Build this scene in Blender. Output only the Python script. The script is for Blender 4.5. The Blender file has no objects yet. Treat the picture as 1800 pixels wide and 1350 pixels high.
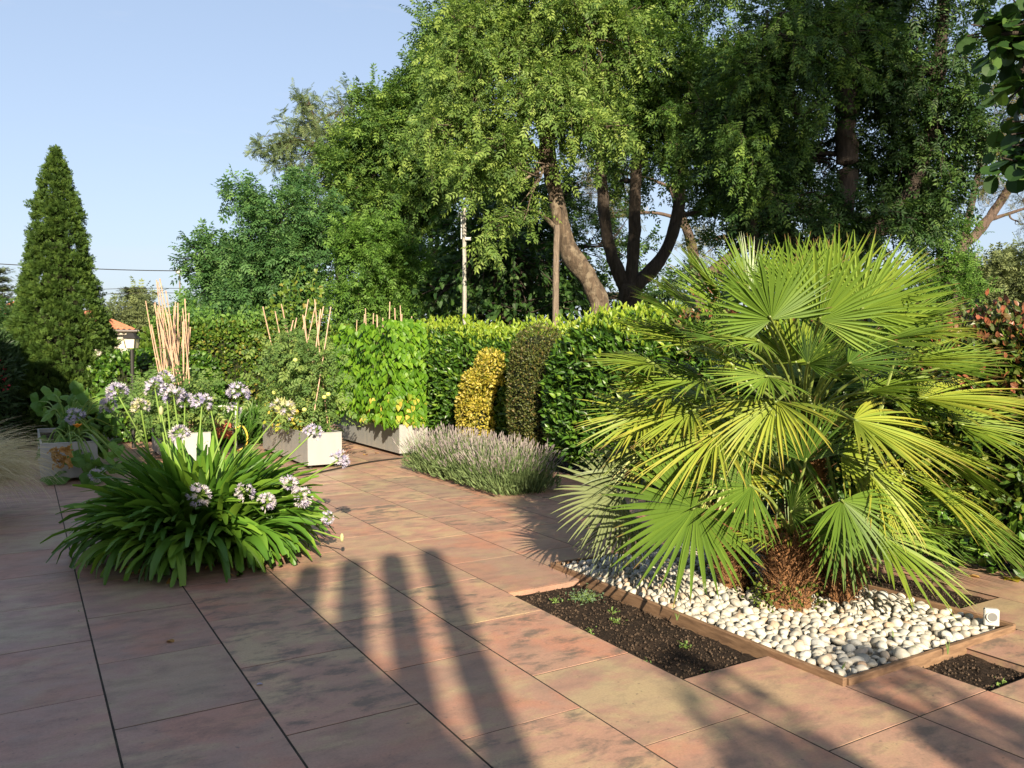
import bpy, math, random
import numpy as np
from mathutils import Vector

rng = np.random.default_rng(7)
random.seed(7)
SC = bpy.context.scene
COL = SC.collection
rad = math.radians

# ------------------------------------------------------------------ camera, sky, sun, exposure
YAW, PITCH, FPX, CAMH = rad(31.02), rad(2.2), 1430.0, 1.55
cam_d = bpy.data.cameras.new('camera')
cam = bpy.data.objects.new('camera', cam_d); COL.objects.link(cam)
cam.location = (0, 0, CAMH)
cam.rotation_euler = (rad(90) - PITCH, 0, -YAW)
cam_d.sensor_width = 36.0
cam_d.lens = 36.0 * FPX / 1800.0
cam_d.clip_start = 0.05; cam_d.clip_end = 3000
SC.camera = cam

SUN_EL, SUN_OFF = rad(24), rad(20)          # light travels 20 deg to the right of +Y
ldir = Vector((math.sin(SUN_OFF) * math.cos(SUN_EL), math.cos(SUN_OFF) * math.cos(SUN_EL), -math.sin(SUN_EL)))
w = bpy.data.worlds.new('World'); SC.world = w; w.use_nodes = True
nt = w.node_tree
bg = nt.nodes['Background']
sky = nt.nodes.new('ShaderNodeTexSky'); sky.sky_type = 'NISHITA'; sky.sun_disc = False
sky.sun_elevation = SUN_EL; sky.sun_rotation = math.atan2(-ldir.x, -ldir.y) % (2 * math.pi)
sky.air_density = 1.0; sky.dust_density = 2.0; sky.ozone_density = 1.4
gam = nt.nodes.new('ShaderNodeGamma'); gam.inputs[1].default_value = .5; nt.links.new(sky.outputs[0], gam.inputs[0])   # a hazy summer sky: flatter than the clear one
tin = nt.nodes.new('ShaderNodeMix'); tin.data_type = 'RGBA'; tin.blend_type = 'MULTIPLY'; tin.inputs[0].default_value = 1.0
nt.links.new(gam.outputs[0], tin.inputs[6]); tin.inputs[7].default_value = (1.16, 1.23, 1.40, 1)
tc = nt.nodes.new('ShaderNodeTexCoord'); cmap = nt.nodes.new('ShaderNodeMapping'); cmap.inputs['Scale'].default_value = (1.6, 1.6, 9)
nt.links.new(tc.outputs['Generated'], cmap.inputs[0]); cn = nt.nodes.new('ShaderNodeTexNoise'); cn.inputs['Scale'].default_value = 1.7; cn.inputs['Detail'].default_value = 7; cn.inputs['Roughness'].default_value = .58
nt.links.new(cmap.outputs[0], cn.inputs['Vector']); cr = nt.nodes.new('ShaderNodeValToRGB'); cr.color_ramp.elements[0].position = .50; cr.color_ramp.elements[1].position = .80; cr.color_ramp.elements[1].color = (.42, .42, .42, 1)
nt.links.new(cn.outputs['Fac'], cr.inputs[0]); cmx = nt.nodes.new('ShaderNodeMix'); cmx.data_type = 'RGBA'; cmx.inputs[7].default_value = (2.7, 2.75, 2.9, 1)   # faint haze streaks
nt.links.new(cr.outputs[0], cmx.inputs[0]); nt.links.new(tin.outputs[2], cmx.inputs[6])
nt.links.new(cmx.outputs[2], bg.inputs[0]); bg.inputs[1].default_value = 0.10
sun_d = bpy.data.lights.new('sun', 'SUN'); sun_d.energy = 4.1; sun_d.angle = rad(0.5); sun_d.color = (1.0, 0.86, 0.64)
sun = bpy.data.objects.new('sun', sun_d); COL.objects.link(sun)
sun.rotation_euler = ldir.to_track_quat('-Z', 'Y').to_euler(); sun.location = (-5, -12, 12)
SC.view_settings.view_transform = 'Standard'; SC.view_settings.look = 'None'
SC.view_settings.exposure = 1.62; SC.view_settings.gamma = 1.0
SC.render.engine = 'CYCLES'
SC.cycles.max_bounces = 6; SC.cycles.diffuse_bounces = 3; SC.cycles.glossy_bounces = 2
SC.cycles.transmission_bounces = 3; SC.cycles.transparent_max_bounces = 4

# ------------------------------------------------------------------ helpers
sa, ca = math.sin(YAW), math.cos(YAW)
RT = np.array([ca, -sa, 0.0]); FW = np.array([sa, ca, 0.0]); UP = np.array([0, 0, 1.0])
FC = FW * math.cos(PITCH) - UP * math.sin(PITCH); UC = UP * math.cos(PITCH) + FW * math.sin(PITCH)
def ray(px, py):
    return RT * ((px - 900) / FPX) - UC * ((py - 675) / FPX) + FC
def PT(px, py, Z):
    """the place seen at (px,py) in the photograph, Z metres ahead"""
    r = ray(px, py); r = r * (Z / float(r @ FW))
    return np.array([0, 0, CAMH]) + r
def GR(px, py, z=0.0):
    r = ray(px, py); return np.array([0, 0, CAMH]) + r * ((z - CAMH) / r[2])

def unit(v):
    v = np.asarray(v, float); return v / np.maximum(np.linalg.norm(v, axis=-1, keepdims=True), 1e-9)
def rv(n, s=1.0): return rng.normal(0, s, (n, 3))
_ph = rng.uniform(0, 6.28, (6, 4)); _dr = unit(rng.normal(0, 1, (6, 3)))
def lump(p, f, seed=0):
    p = np.asarray(p) * f + seed * 3.71
    s = 0
    for i in range(6):
        s = s + np.sin(p @ _dr[i] * (1 + .35 * i) + _ph[i, 0] + 1.3 * np.sin(p @ _dr[(i + 2) % 6] * .8 + _ph[i, 1]))
    return s / 4.0

class MB:
    """collects polygons for ONE mesh object"""
    def __init__(s): s.V = []; s.F = []; s.R = []; s.A = []; s.n = 0
    def add(s, V, F, rnd=0.5, al=0.0):
        V = np.asarray(V, float).reshape(-1, 3)
        F = np.asarray(F, int)
        s.V.append(V); s.F.append(F + s.n)
        s.R.append(np.broadcast_to(np.asarray(rnd, float), (len(V),)).copy())
        s.A.append(np.broadcast_to(np.asarray(al, float), (len(V),)).copy())
        s.n += len(V)
    def build(s, name, mat, parent=None, smooth=False, loc=None):
        me = bpy.data.meshes.new(name)
        V = np.concatenate(s.V)
        off = np.array(parent.location if parent else (loc if loc is not None else (0, 0, 0)), float)
        if parent and parent.parent: off = off + np.array(parent.parent.location)
        if parent and parent.type == 'MESH': off = np.array(parent.parent.location) if parent.parent else np.array(parent.location)
        V = V - off
        nl = [f.shape[1] for f in s.F]
        loops = np.concatenate([f.ravel() for f in s.F])
        tot = np.concatenate([np.full(len(f), k) for f, k in zip(s.F, nl)])
        st = np.concatenate([[0], np.cumsum(tot)[:-1]])
        me.vertices.add(len(V)); me.vertices.foreach_set('co', V.astype(np.float32).ravel())
        me.loops.add(len(loops)); me.loops.foreach_set('vertex_index', loops.astype(np.int32))
        me.polygons.add(len(tot)); me.polygons.foreach_set('loop_start', st.astype(np.int32))
        me.polygons.foreach_set('use_smooth', np.full(len(tot), bool(smooth)))
        a = me.attributes.new('rnd', 'FLOAT', 'POINT'); a.data.foreach_set('value', np.concatenate(s.R).astype(np.float32))
        a = me.attributes.new('al', 'FLOAT', 'POINT'); a.data.foreach_set('value', np.concatenate(s.A).astype(np.float32))
        me.update(calc_edges=True); me.validate()
        for m in (mat if isinstance(mat, (list, tuple)) else [mat]): me.materials.append(m)
        o = bpy.data.objects.new(name, me); COL.objects.link(o)
        if parent: o.parent = parent
        elif loc is not None: o.location = loc
        return o

def thing(name, label, cat, loc=(0, 0, 0), group=None):
    o = bpy.data.objects.new(name, None); COL.objects.link(o); o.location = tuple(float(v) for v in loc)
    o.empty_display_size = .1
    o['label'] = label; o['category'] = cat
    if group: o['group'] = group
    return o
def tag(o, label, cat, group=None, kind=None):
    o['label'] = label; o['category'] = cat
    if group: o['group'] = group
    if kind: o['kind'] = kind
    return o
def struct(o): o['kind'] = 'structure'; return o

def box_vf(c, s, ax=None):
    c = np.asarray(c, float); h = np.asarray(s, float) / 2
    v = np.array([[x, y, z] for z in (-1, 1) for y in (-1, 1) for x in (-1, 1)], float) * h
    if ax is not None: v = v @ np.asarray(ax)
    return v + c, [[0, 2, 3, 1], [4, 5, 7, 6], [0, 1, 5, 4], [2, 6, 7, 3], [0, 4, 6, 2], [1, 3, 7, 5]]
def bbox(mb, c, s, b=0.006, rnd=.5, ax=None):
    """a box with bevelled edges"""
    h = np.asarray(s, float) / 2; b = min(b, h.min() * .6)
    vs = []; idx = {}
    for sx in (-1, 1):
        for sy in (-1, 1):
            for sz in (-1, 1):
                for k in range(3):
                    p = np.array([sx, sy, sz]) * h
                    q = p - np.array([sx, sy, sz]) * b; q[k] = p[k]
                    idx[(sx, sy, sz, k)] = len(vs); vs.append(q)
    f4 = []; f3 = []
    for k in range(3):
        i, j = (k + 1) % 3, (k + 2) % 3
        for sg in (-1, 1):
            def key(a, b_):
                t = [0, 0, 0]; t[k] = sg; t[i] = a; t[j] = b_; return idx[(t[0], t[1], t[2], k)]
            q = [key(-1, -1), key(1, -1), key(1, 1), key(-1, 1)]
            f4.append(q if sg > 0 else q[::-1])
    for k in range(3):
        i, j = (k + 1) % 3, (k + 2) % 3
        for a in (-1, 1):
            for b_ in (-1, 1):
                def kk(m, which):
                    t = [0, 0, 0]; t[k] = m; t[i] = a; t[j] = b_; return idx[(t[0], t[1], t[2], which)]
                q = [kk(-1, i), kk(1, i), kk(1, j), kk(-1, j)]
                f4.append(q if a * b_ < 0 else q[::-1])
    for sx in (-1, 1):
        for sy in (-1, 1):
            for sz in (-1, 1):
                q = [idx[(sx, sy, sz, 0)], idx[(sx, sy, sz, 1)], idx[(sx, sy, sz, 2)]]
                f3.append(q if sx * sy * sz > 0 else q[::-1])
    V = np.array(vs)
    if ax is not None: V = V @ np.asarray(ax)
    V = V + np.asarray(c, float)
    n0 = mb.n
    mb.add(V, f4, rnd)
    mb.F.append(np.array(f3) + n0)

def smooth_path(pts, k=6):
    pts = [np.asarray(p, float) for p in pts]
    if len(pts) < 3:
        return np.array([pts[0] + (pts[-1] - pts[0]) * t for t in np.linspace(0, 1, k + 1)])
    P = [2 * pts[0] - pts[1]] + pts + [2 * pts[-1] - pts[-2]]
    out = []
    for i in range(1, len(P) - 2):
        for t in np.linspace(0, 1, k, endpoint=False):
            a, b, c, d = P[i - 1], P[i], P[i + 1], P[i + 2]
            out.append(.5 * (2 * b + (c - a) * t + (2 * a - 5 * b + 4 * c - d) * t * t + (3 * b - a - 3 * c + d) * t ** 3))
    out.append(pts[-1]); return np.array(out)
def tube(mb, path, r, sides=8, rnd=.5, cap=True, wob=0.0, al=None):
    path = np.asarray(path, float); n = len(path)
    r = np.interp(np.linspace(0, 1, n), np.linspace(0, 1, len(np.atleast_1d(r))), np.atleast_1d(r)) if np.ndim(r) else np.full(n, r)
    t = unit(np.gradient(path, axis=0))
    ref = np.array([0, 0, 1.0]) if abs(t[0][2]) < .9 else np.array([1.0, 0, 0])
    u = unit(np.cross(t, ref)); v = np.cross(t, u)
    a = np.linspace(0, 2 * np.pi, sides, endpoint=False)
    V = path[:, None] + (u[:, None] * np.cos(a)[None, :, None] + v[:, None] * np.sin(a)[None, :, None]) * r[:, None, None]
    if wob:
        d = lump(V.reshape(-1, 3), 9.0, 2).reshape(n, sides, 1) + .6 * lump(V.reshape(-1, 3), 23.0, 5).reshape(n, sides, 1)
        V = V + (V - path[:, None]) * d * wob
    V = V.reshape(-1, 3)
    F = []
    for i in range(n - 1):
        for j in range(sides):
            k = (j + 1) % sides
            F.append([i * sides + j, i * sides + k, (i + 1) * sides + k, (i + 1) * sides + j])
    A = 0.0 if al is None else np.repeat(np.linspace(al[0], al[1], n), sides)
    n0 = mb.n
    mb.add(V, F, rnd, A)
    if cap:
        mb.F.append(np.array([list(range((n - 1) * sides, n * sides))]) + n0)
        mb.F.append(np.array([list(range(sides))[::-1]]) + n0)

# leaf templates: (along, across, up)
def tpl_leaf(w=.4, fold=.12, curl=.15):
    V = np.array([[0, 0, 0], [.3, -w * .9, fold], [.68, -w * .8, fold - curl * .3], [1, 0, -curl], [.68, w * .8, fold - curl * .3], [.3, w * .9, fold], [.5, 0, 0.02]])
    return V, np.array([[0, 6, 2, 1], [6, 3, 2, 2], [0, 5, 4, 6], [6, 4, 3, 3]])[[0, 2]], np.array([[6, 3, 2], [6, 4, 3]])
def tpl_quad(w=.25, fold=.06):
    return np.array([[0, 0, 0], [.45, -w, fold], [1, 0, -.08], [.45, w, fold]]), np.array([[0, 3, 2, 1]]), None
def tpl_heart(w=.48):
    V = np.array([[.0, 0, 0], [-.14, -w * .55, .02], [.12, -w, .06], [.5, -w * .72, .03], [1, 0, -.16], [.5, w * .72, .03], [.12, w, .06], [-.14, w * .55, .02], [.45, 0, -.03]])
    return V, np.array([[0, 8, 2, 1], [8, 4, 3, 2], [0, 7, 6, 8], [8, 6, 5, 4]]), None
def tpl_round():
    a = np.linspace(-2.75, 2.75, 13); r = .5 * (1 + .22 * np.cos(a)); x = .42 + r * np.cos(a) * 1.0; y = r * np.sin(a) * .98
    V = [[.0, 0, 0]] + [[p, q, .10 * abs(q) - .16 * max(p, 0) ** 2] for p, q in zip(x, y)] + [[.25, 0, 0], [.5, 0, -.05], [.75, 0, -.10]]
    m = lambda i: 14 if i < 0 else 14
    F4 = []; F3 = []
    mid = [0, 14, 15, 16]
    for i in range(12):
        k1 = mid[int(np.argmin(np.abs(np.array([0, .25, .5, .75]) - x[i])))]; k2 = mid[int(np.argmin(np.abs(np.array([0, .25, .5, .75]) - x[i + 1])))]
        F4.append([k1, 1 + i, 2 + i, k2]) if k1 != k2 else F3.append([k1, 1 + i, 2 + i])
    return np.array(V), np.array(F4), np.array(F3)
def tpl_pinnate(pairs=5, w=.075, ll=.34):
    V = []; F = []
    def leaf(x, s, L):
        ang = rad(58) if s else 0
        d = np.array([math.cos(ang), s * math.sin(ang), -.22]); b = np.array([-s * math.sin(ang), math.cos(ang), 0]) if s else np.array([0, 1, 0])
        o = np.array([x, 0, -.12 * x * x]); k = len(V)
        V.extend([o, o + d * L * .45 - b * w + [0, 0, .02], o + d * L + [0, 0, -.05], o + d * L * .45 + b * w + [0, 0, .02]])
        F.append([k, k + 3, k + 2, k + 1])
    for i in range(pairs):
        x = .22 + .62 * i / max(pairs - 1, 1)
        L = ll * (1 - .25 * abs(i - pairs * .45) / pairs)
        leaf(x, 1, L); leaf(x + .03, -1, L)
    leaf(.88, 0, ll)
    k = len(V); V.extend([[0, -.008, 0], [0, .008, 0], [.9, .005, -.1], [.9, -.005, -.1]]); F.append([k, k + 1, k + 2, k + 3])
    return np.array(V), np.array(F), None
def tpl_spray(n=8, seed=1, w=.10):
    """a flat spray of scale foliage"""
    r = np.random.default_rng(seed); V = []; F = []
    for i in range(n):
        x = .05 + .75 * i / n; s = 1 if i % 2 else -1; a = rad(r.uniform(25, 50)) * s; L = r.uniform(.28, .42) * (1.15 - x * .6)
        d = np.array([math.cos(a), math.sin(a), r.uniform(-.15, .15)]); b = np.array([-math.sin(a), math.cos(a), 0]) * w * .55
        o = np.array([x, 0, 0]); k = len(V)
        V.extend([o, o + d * L * .5 - b, o + d * L, o + d * L * .5 + b]); F.append([k, k + 3, k + 2, k + 1])
    return np.array(V), np.array(F), None
def place(mb, tpl, P, D, N, L, W=None, rnd=None):
    """batch of leaves: at P, pointing along D, upper side N, length L"""
    P = np.asarray(P, float); n = len(P)
    if n == 0: return
    D = unit(D); B = unit(np.cross(N, D)); N = np.cross(D, B)
    L = np.broadcast_to(np.asarray(L, float), (n,)); W = L if W is None else np.broadcast_to(np.asarray(W, float), (n,))
    V, F4, F3 = tpl; k = len(V)
    co = P[:, None] + D[:, None] * (V[None, :, 0, None] * L[:, None, None]) + B[:, None] * (V[None, :, 1, None] * W[:, None, None]) + N[:, None] * (V[None, :, 2, None] * L[:, None, None])
    if rnd is None: rnd = rng.random(n)
    al = np.tile(np.clip(V[:, 0], 0, 1), n)
    base = (np.arange(n) * k)[:, None, None]
    n0 = mb.n
    mb.add(co.reshape(-1, 3), (F4[None] + base).reshape(-1, F4.shape[1]), np.repeat(rnd, k), al)
    if F3 is not None: mb.F.append((F3[None] + base).reshape(-1, 3) + n0)

# ------------------------------------------------------------------ materials
def new_mat(name):
    m = bpy.data.materials.new(name); m.use_nodes = True
    t = m.node_tree; b = t.nodes['Principled BSDF']; return m, t, b
def nd(t, typ, **kw):
    n = t.nodes.new(typ)
    for k, v in kw.items(): setattr(n, k, v)
    return n
def ramp(t, src, stops, interp='LINEAR'):
    r = nd(t, 'ShaderNodeValToRGB'); r.color_ramp.interpolation = interp
    e = r.color_ramp.elements
    while len(e) < len(stops): e.new(.5)
    for i, (p, c) in enumerate(stops):
        e[i].position = p; e[i].color = (*c, 1) if len(c) == 3 else c
    if src is not None: t.links.new(src, r.inputs[0])
    return r.outputs[0]
def noise(t, scale, detail=4, rough=.55, vec=None, dist=0.0):
    n = nd(t, 'ShaderNodeTexNoise'); n.inputs['Scale'].default_value = scale; n.inputs['Detail'].default_value = detail
    n.inputs['Roughness'].default_value = rough; n.inputs['Distortion'].default_value = dist
    if vec is not None: t.links.new(vec, n.inputs['Vector'])
    return n.outputs['Fac']
def gpos(t): return nd(t, 'ShaderNodeNewGeometry').outputs['Position']
def attr(t, a): return nd(t, 'ShaderNodeAttribute', attribute_name=a).outputs['Fac']
def mixc(t, f, a, b, mode='MIX'):
    m = nd(t, 'ShaderNodeMix', data_type='RGBA', blend_type=mode)
    for s, i in ((f, 0), (a, 6), (b, 7)):
        if hasattr(s, 'is_linked'): t.links.new(s, m.inputs[i])
        elif i == 0: m.inputs[0].default_value = s
        else: m.inputs[i].default_value = (*s, 1)
    return m.outputs[2]
def mth(t, op, a, b=0.0, clamp=False):
    m = nd(t, 'ShaderNodeMath', operation=op); m.use_clamp = clamp
    for i, s in enumerate((a, b)):
        if hasattr(s, 'is_linked'): t.links.new(s, m.inputs[i])
        else: m.inputs[i].default_value = s
    return m.outputs[0]
def bump(t, b, h, strength=.3, dist=.01):
    n = nd(t, 'ShaderNodeBump'); n.inputs['Strength'].default_value = strength; n.inputs['Distance'].default_value = dist
    t.links.new(h, n.inputs['Height']); t.links.new(n.outputs[0], b.inputs['Normal'])
def leaf_mat(name, stops, rough=.5, trans=.3, spec=.3, tcol=1.5, along=None):
    m, t, b = new_mat(name)
    c = ramp(t, attr(t, 'rnd'), stops)
    if along:                                       # tips of another colour on some leaves
        f = mth(t, 'MULTIPLY', ramp(t, attr(t, 'al'), [(along[1], (0, 0, 0)), (along[2], (1, 1, 1))]), ramp(t, attr(t, 'rnd'), [(along[3], (0, 0, 0)), (along[4], (1, 1, 1))]))
        c = mixc(t, f, c, along[0])
    if along:                                       # some withered brown tips
        f = mth(t, 'MULTIPLY', ramp(t, attr(t, 'al'), [(.86, (0, 0, 0)), (.97, (1, 1, 1))]), ramp(t, noise(t, 9, 3, .6, gpos(t)), [(.50, (0, 0, 0)), (.56, (1, 1, 1))]))
        c = mixc(t, f, c, (.20, .12, .055))
    t.links.new(c, b.inputs['Base Color']); b.inputs['Roughness'].default_value = rough
    b.inputs['Specular IOR Level'].default_value = spec
    tr = nd(t, 'ShaderNodeBsdfTranslucent'); t.links.new(mixc(t, 1.0, c, (tcol, tcol * 1.05, tcol * .7), 'MULTIPLY'), tr.inputs[0])
    mx = nd(t, 'ShaderNodeMixShader'); mx.inputs[0].default_value = trans
    t.links.new(b.outputs[0], mx.inputs[1]); t.links.new(tr.outputs[0], mx.inputs[2])
    t.links.new(mx.outputs[0], t.nodes['Material Output'].inputs[0])
    return m
def plain(name, col, rough=.6, spec=.4, metal=0.0, var=.25, scale=8, bmp=0.0):
    m, t, b = new_mat(name)
    p = nd(t, 'ShaderNodeTexCoord').outputs['Object']
    n = noise(t, scale, 5, .6, p)
    lo = tuple(c * (1 - var) for c in col); hi = tuple(min(1, c * (1 + var)) for c in col)
    t.links.new(ramp(t, n, [(.3, lo), (.7, hi)]), b.inputs['Base Color'])
    b.inputs['Roughness'].default_value = rough; b.inputs['Metallic'].default_value = metal; b.inputs['Specular IOR Level'].default_value = spec
    if bmp: bump(t, b, noise(t, scale * 4, 6, .65, p), bmp, .01)
    return m
def bark_mat(name, lo, hi, scale=7, patch=None):
    m, t, b = new_mat(name)
    p = nd(t, 'ShaderNodeTexCoord').outputs['Object']
    mp = nd(t, 'ShaderNodeMapping'); mp.inputs['Scale'].default_value = (1, 1, .22); t.links.new(p, mp.inputs[0])
    n = noise(t, scale * 3, 7, .7, mp.outputs[0], .6)
    c = ramp(t, n, [(.32, lo), (.66, hi)])
    if patch: c = mixc(t, ramp(t, noise(t, scale * .9, 5, .6, p), [(.5, (0, 0, 0)), (.62, (1, 1, 1))]), c, patch)
    t.links.new(c, b.inputs['Base Color']); b.inputs['Roughness'].default_value = .9
    bump(t, b, n, 1.0, .06)
    return m

M = {}
M['bark'] = bark_mat('ash_bark', (.032, .022, .015), (.135, .095, .062), 7, (.19, .15, .105))
M['bark_dark'] = bark_mat('dark_bark', (.02, .014, .01), (.075, .055, .04))
M['bark_pine'] = bark_mat('pine_bark', (.04, .028, .022), (.15, .10, .075))
M['twig'] = plain('twig_wood', (.05, .038, .025), .9, var=.5, scale=12)
M['ash'] = leaf_mat('ash_leaf', [(0, (.038, .085, .018)), (.5, (.078, .15, .028)), (.85, (.13, .215, .038)), (1, (.20, .285, .05))], .55, .32)
M['ash_light'] = leaf_mat('light_ash_leaf', [(0, (.06, .115, .024)), (.5, (.125, .205, .042)), (1, (.24, .32, .07))], .55, .35)
M['walnut'] = leaf_mat('dark_pinnate_leaf', [(0, (.032, .085, .026)), (.6, (.062, .145, .04)), (1, (.12, .22, .06))], .55, .28)
M['bright'] = leaf_mat('bright_pinnate_leaf', [(0, (.045, .11, .015)), (.6, (.09, .18, .026)), (1, (.15, .26, .045))], .55, .32)
M['ivy'] = leaf_mat('ivy_tree_leaf', [(0, (.016, .042, .011)), (.6, (.032, .076, .016)), (1, (.085, .145, .03))], .55, .22)
M['willow'] = leaf_mat('grey_green_leaf', [(0, (.075, .11, .05)), (.6, (.13, .18, .075)), (1, (.20, .25, .10))], .5, .3)
M['catalpa'] = leaf_mat('heart_leaf', [(0, (.016, .045, .010)), (.6, (.03, .075, .014)), (1, (.07, .13, .025))], .55, .3)
M['laurel'] = leaf_mat('laurel_leaf', [(0, (.022, .060, .008)), (.5, (.045, .11, .012)), (.85, (.085, .175, .018)), (1, (.16, .25, .028))], .38, .2, .4)
M['laurel_new'] = leaf_mat('laurel_new_leaf', [(0, (.13, .22, .016)), (.6, (.22, .31, .024)), (1, (.32, .38, .04))], .42, .35, .4)
M['box'] = leaf_mat('box_leaf', [(0, (.04, .06, .014)), (.5, (.075, .09, .02)), (.75, (.10, .11, .028)), (1, (.15, .10, .035))], .4, .2)
M['gold'] = leaf_mat('gold_leaf', [(0, (.12, .15, .02)), (.3, (.30, .27, .03)), (.8, (.46, .37, .06)), (1, (.54, .46, .16))], .45, .3)
M['photinia'] = leaf_mat('red_tipped_leaf', [(0, (.045, .08, .015)), (.45, (.08, .10, .025)), (.6, (.15, .075, .035)), (1, (.28, .09, .05))], .35, .25)
M['hedge'] = leaf_mat('mixed_hedge_leaf', [(0, (.03, .075, .012)), (.5, (.07, .135, .018)), (.85, (.13, .19, .025)), (1, (.22, .19, .04))], .4, .3)
M['thuja'] = leaf_mat('cypress_scale_leaf', [(0, (.028, .058, .013)), (.5, (.052, .098, .018)), (1, (.10, .155, .028))], .6, .22, .2)
M['thuja_new'] = leaf_mat('young_cypress_leaf', [(0, (.05, .10, .012)), (1, (.12, .19, .022))], .6, .25, .2)
M['cedar'] = leaf_mat('cedar_needles', [(0, (.07, .10, .05)), (1, (.13, .165, .08))], .6, .1, .2)
M['far'] = leaf_mat('far_leaf', [(0, (.07, .095, .04)), (1, (.16, .19, .07))], .6, .15, .2)
M['pine'] = leaf_mat('pine_needles', [(0, (.06, .075, .02)), (.6, (.12, .12, .035)), (1, (.20, .16, .055))], .6, .15, .2)
M['bean'] = leaf_mat('bean_leaf', [(0, (.06, .15, .010)), (.55, (.11, .235, .014)), (.93, (.18, .31, .025)), (.95, (.5, .38, .03)), (1, (.55, .36, .05))], .45, .38)
M['bean_old'] = leaf_mat('yellowing_bean_leaf', [(0, (.20, .28, .03)), (.5, (.40, .37, .05)), (1, (.5, .36, .07))], .5, .35)
M['tomato'] = leaf_mat('tomato_leaf', [(0, (.06, .12, .025)), (.6, (.11, .185, .045)), (1, (.19, .25, .06))], .55, .3)
M['squash'] = leaf_mat('squash_leaf', [(0, (.06, .14, .022)), (1, (.12, .23, .04))], .6, .3)
M['aga'] = leaf_mat('strap_leaf', [(0, (.045, .115, .014)), (.5, (.08, .18, .02)), (1, (.15, .26, .028))], .42, .22, .3)
M['stalk'] = leaf_mat('flower_stalk', [(0, (.13, .22, .04)), (1, (.21, .31, .06))], .5, .15)
M['umbel'] = leaf_mat('lilac_petal', [(0, (.30, .28, .46)), (.4, (.44, .41, .56)), (1, (.60, .56, .60))], .5, .35, .2, 1.05)
M['umbel_white'] = leaf_mat('white_petal', [(0, (.36, .32, .50)), (.5, (.52, .47, .55)), (1, (.60, .57, .52))], .5, .35, .2, 1.05)
M['umbel_green'] = leaf_mat('greenish_petal', [(0, (.40, .42, .13)), (.5, (.52, .50, .28)), (1, (.42, .38, .55))], .5, .35, .2, 1.05)
M['lav_leaf'] = leaf_mat('lavender_stem', [(0, (.08, .125, .045)), (1, (.18, .24, .10))], .6, .2, .2)
M['lav_flower'] = leaf_mat('lavender_spike', [(0, (.20, .165, .175)), (.6, (.30, .255, .25)), (1, (.40, .36, .33))], .7, .2, .1, 1.0)
M['palm'] = leaf_mat('palm_blade', [(0, (.055, .11, .016)), (.45, (.12, .195, .025)), (.8, (.20, .26, .034)), (1, (.27, .31, .04))], .40, .22, .35, 1.4, ((.36, .30, .05), .42, 1.08, .66, 1.04))
M['palm_grey'] = leaf_mat('grey_palm_blade', [(0, (.12, .16, .07)), (1, (.22, .25, .12))], .42, .25)
M['petiole'] = plain('petiole', (.16, .21, .05), .45, var=.2)
M['feather'] = leaf_mat('feather_grass', [(0, (.42, .36, .22)), (1, (.75, .68, .48))], .6, .3, .2, 1.0)
M['oleander'] = leaf_mat('oleander_leaf', [(0, (.02, .045, .015)), (1, (.045, .085, .025))], .45, .2)
M['red_flower'] = plain('red_flower', (.45, .03, .05), .6, var=.3)
M['orange_flower'] = plain('orange_flower', (.80, .30, .015), .5, var=.15)
M['lily'] = leaf_mat('grassy_leaf', [(0, (.03, .085, .012)), (1, (.08, .16, .022))], .4, .25)
M['weed'] = leaf_mat('weed_leaf', [(0, (.08, .15, .04)), (1, (.18, .26, .07))], .5, .25)
M['weed_blue'] = leaf_mat('blue_green_weed_leaf', [(0, (.09, .15, .08)), (1, (.17, .24, .13))], .5, .25)
M['cane'] = plain('bamboo_cane', (.44, .29, .20), .5, var=.25, scale=14)
M['dry'] = leaf_mat('dry_leaf', [(0, (.30, .16, .05)), (1, (.50, .30, .10))], .7, .25, .2)
M['tomato_fruit'] = plain('green_tomato', (.45, .50, .14), .25, var=.1)
M['black'] = plain('black_rubber', (.02, .018, .016), .55, var=.2)
M['white_metal'] = plain('white_painted_metal', (.48, .48, .46), .4, var=.08)
M['fibre'] = bark_mat('palm_fibre', (.11, .05, .02), (.42, .20, .08), 10)
M['render'] = plain('rendered_wall', (.46, .42, .35), .85, var=.06, scale=5, bmp=.1)

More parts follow.
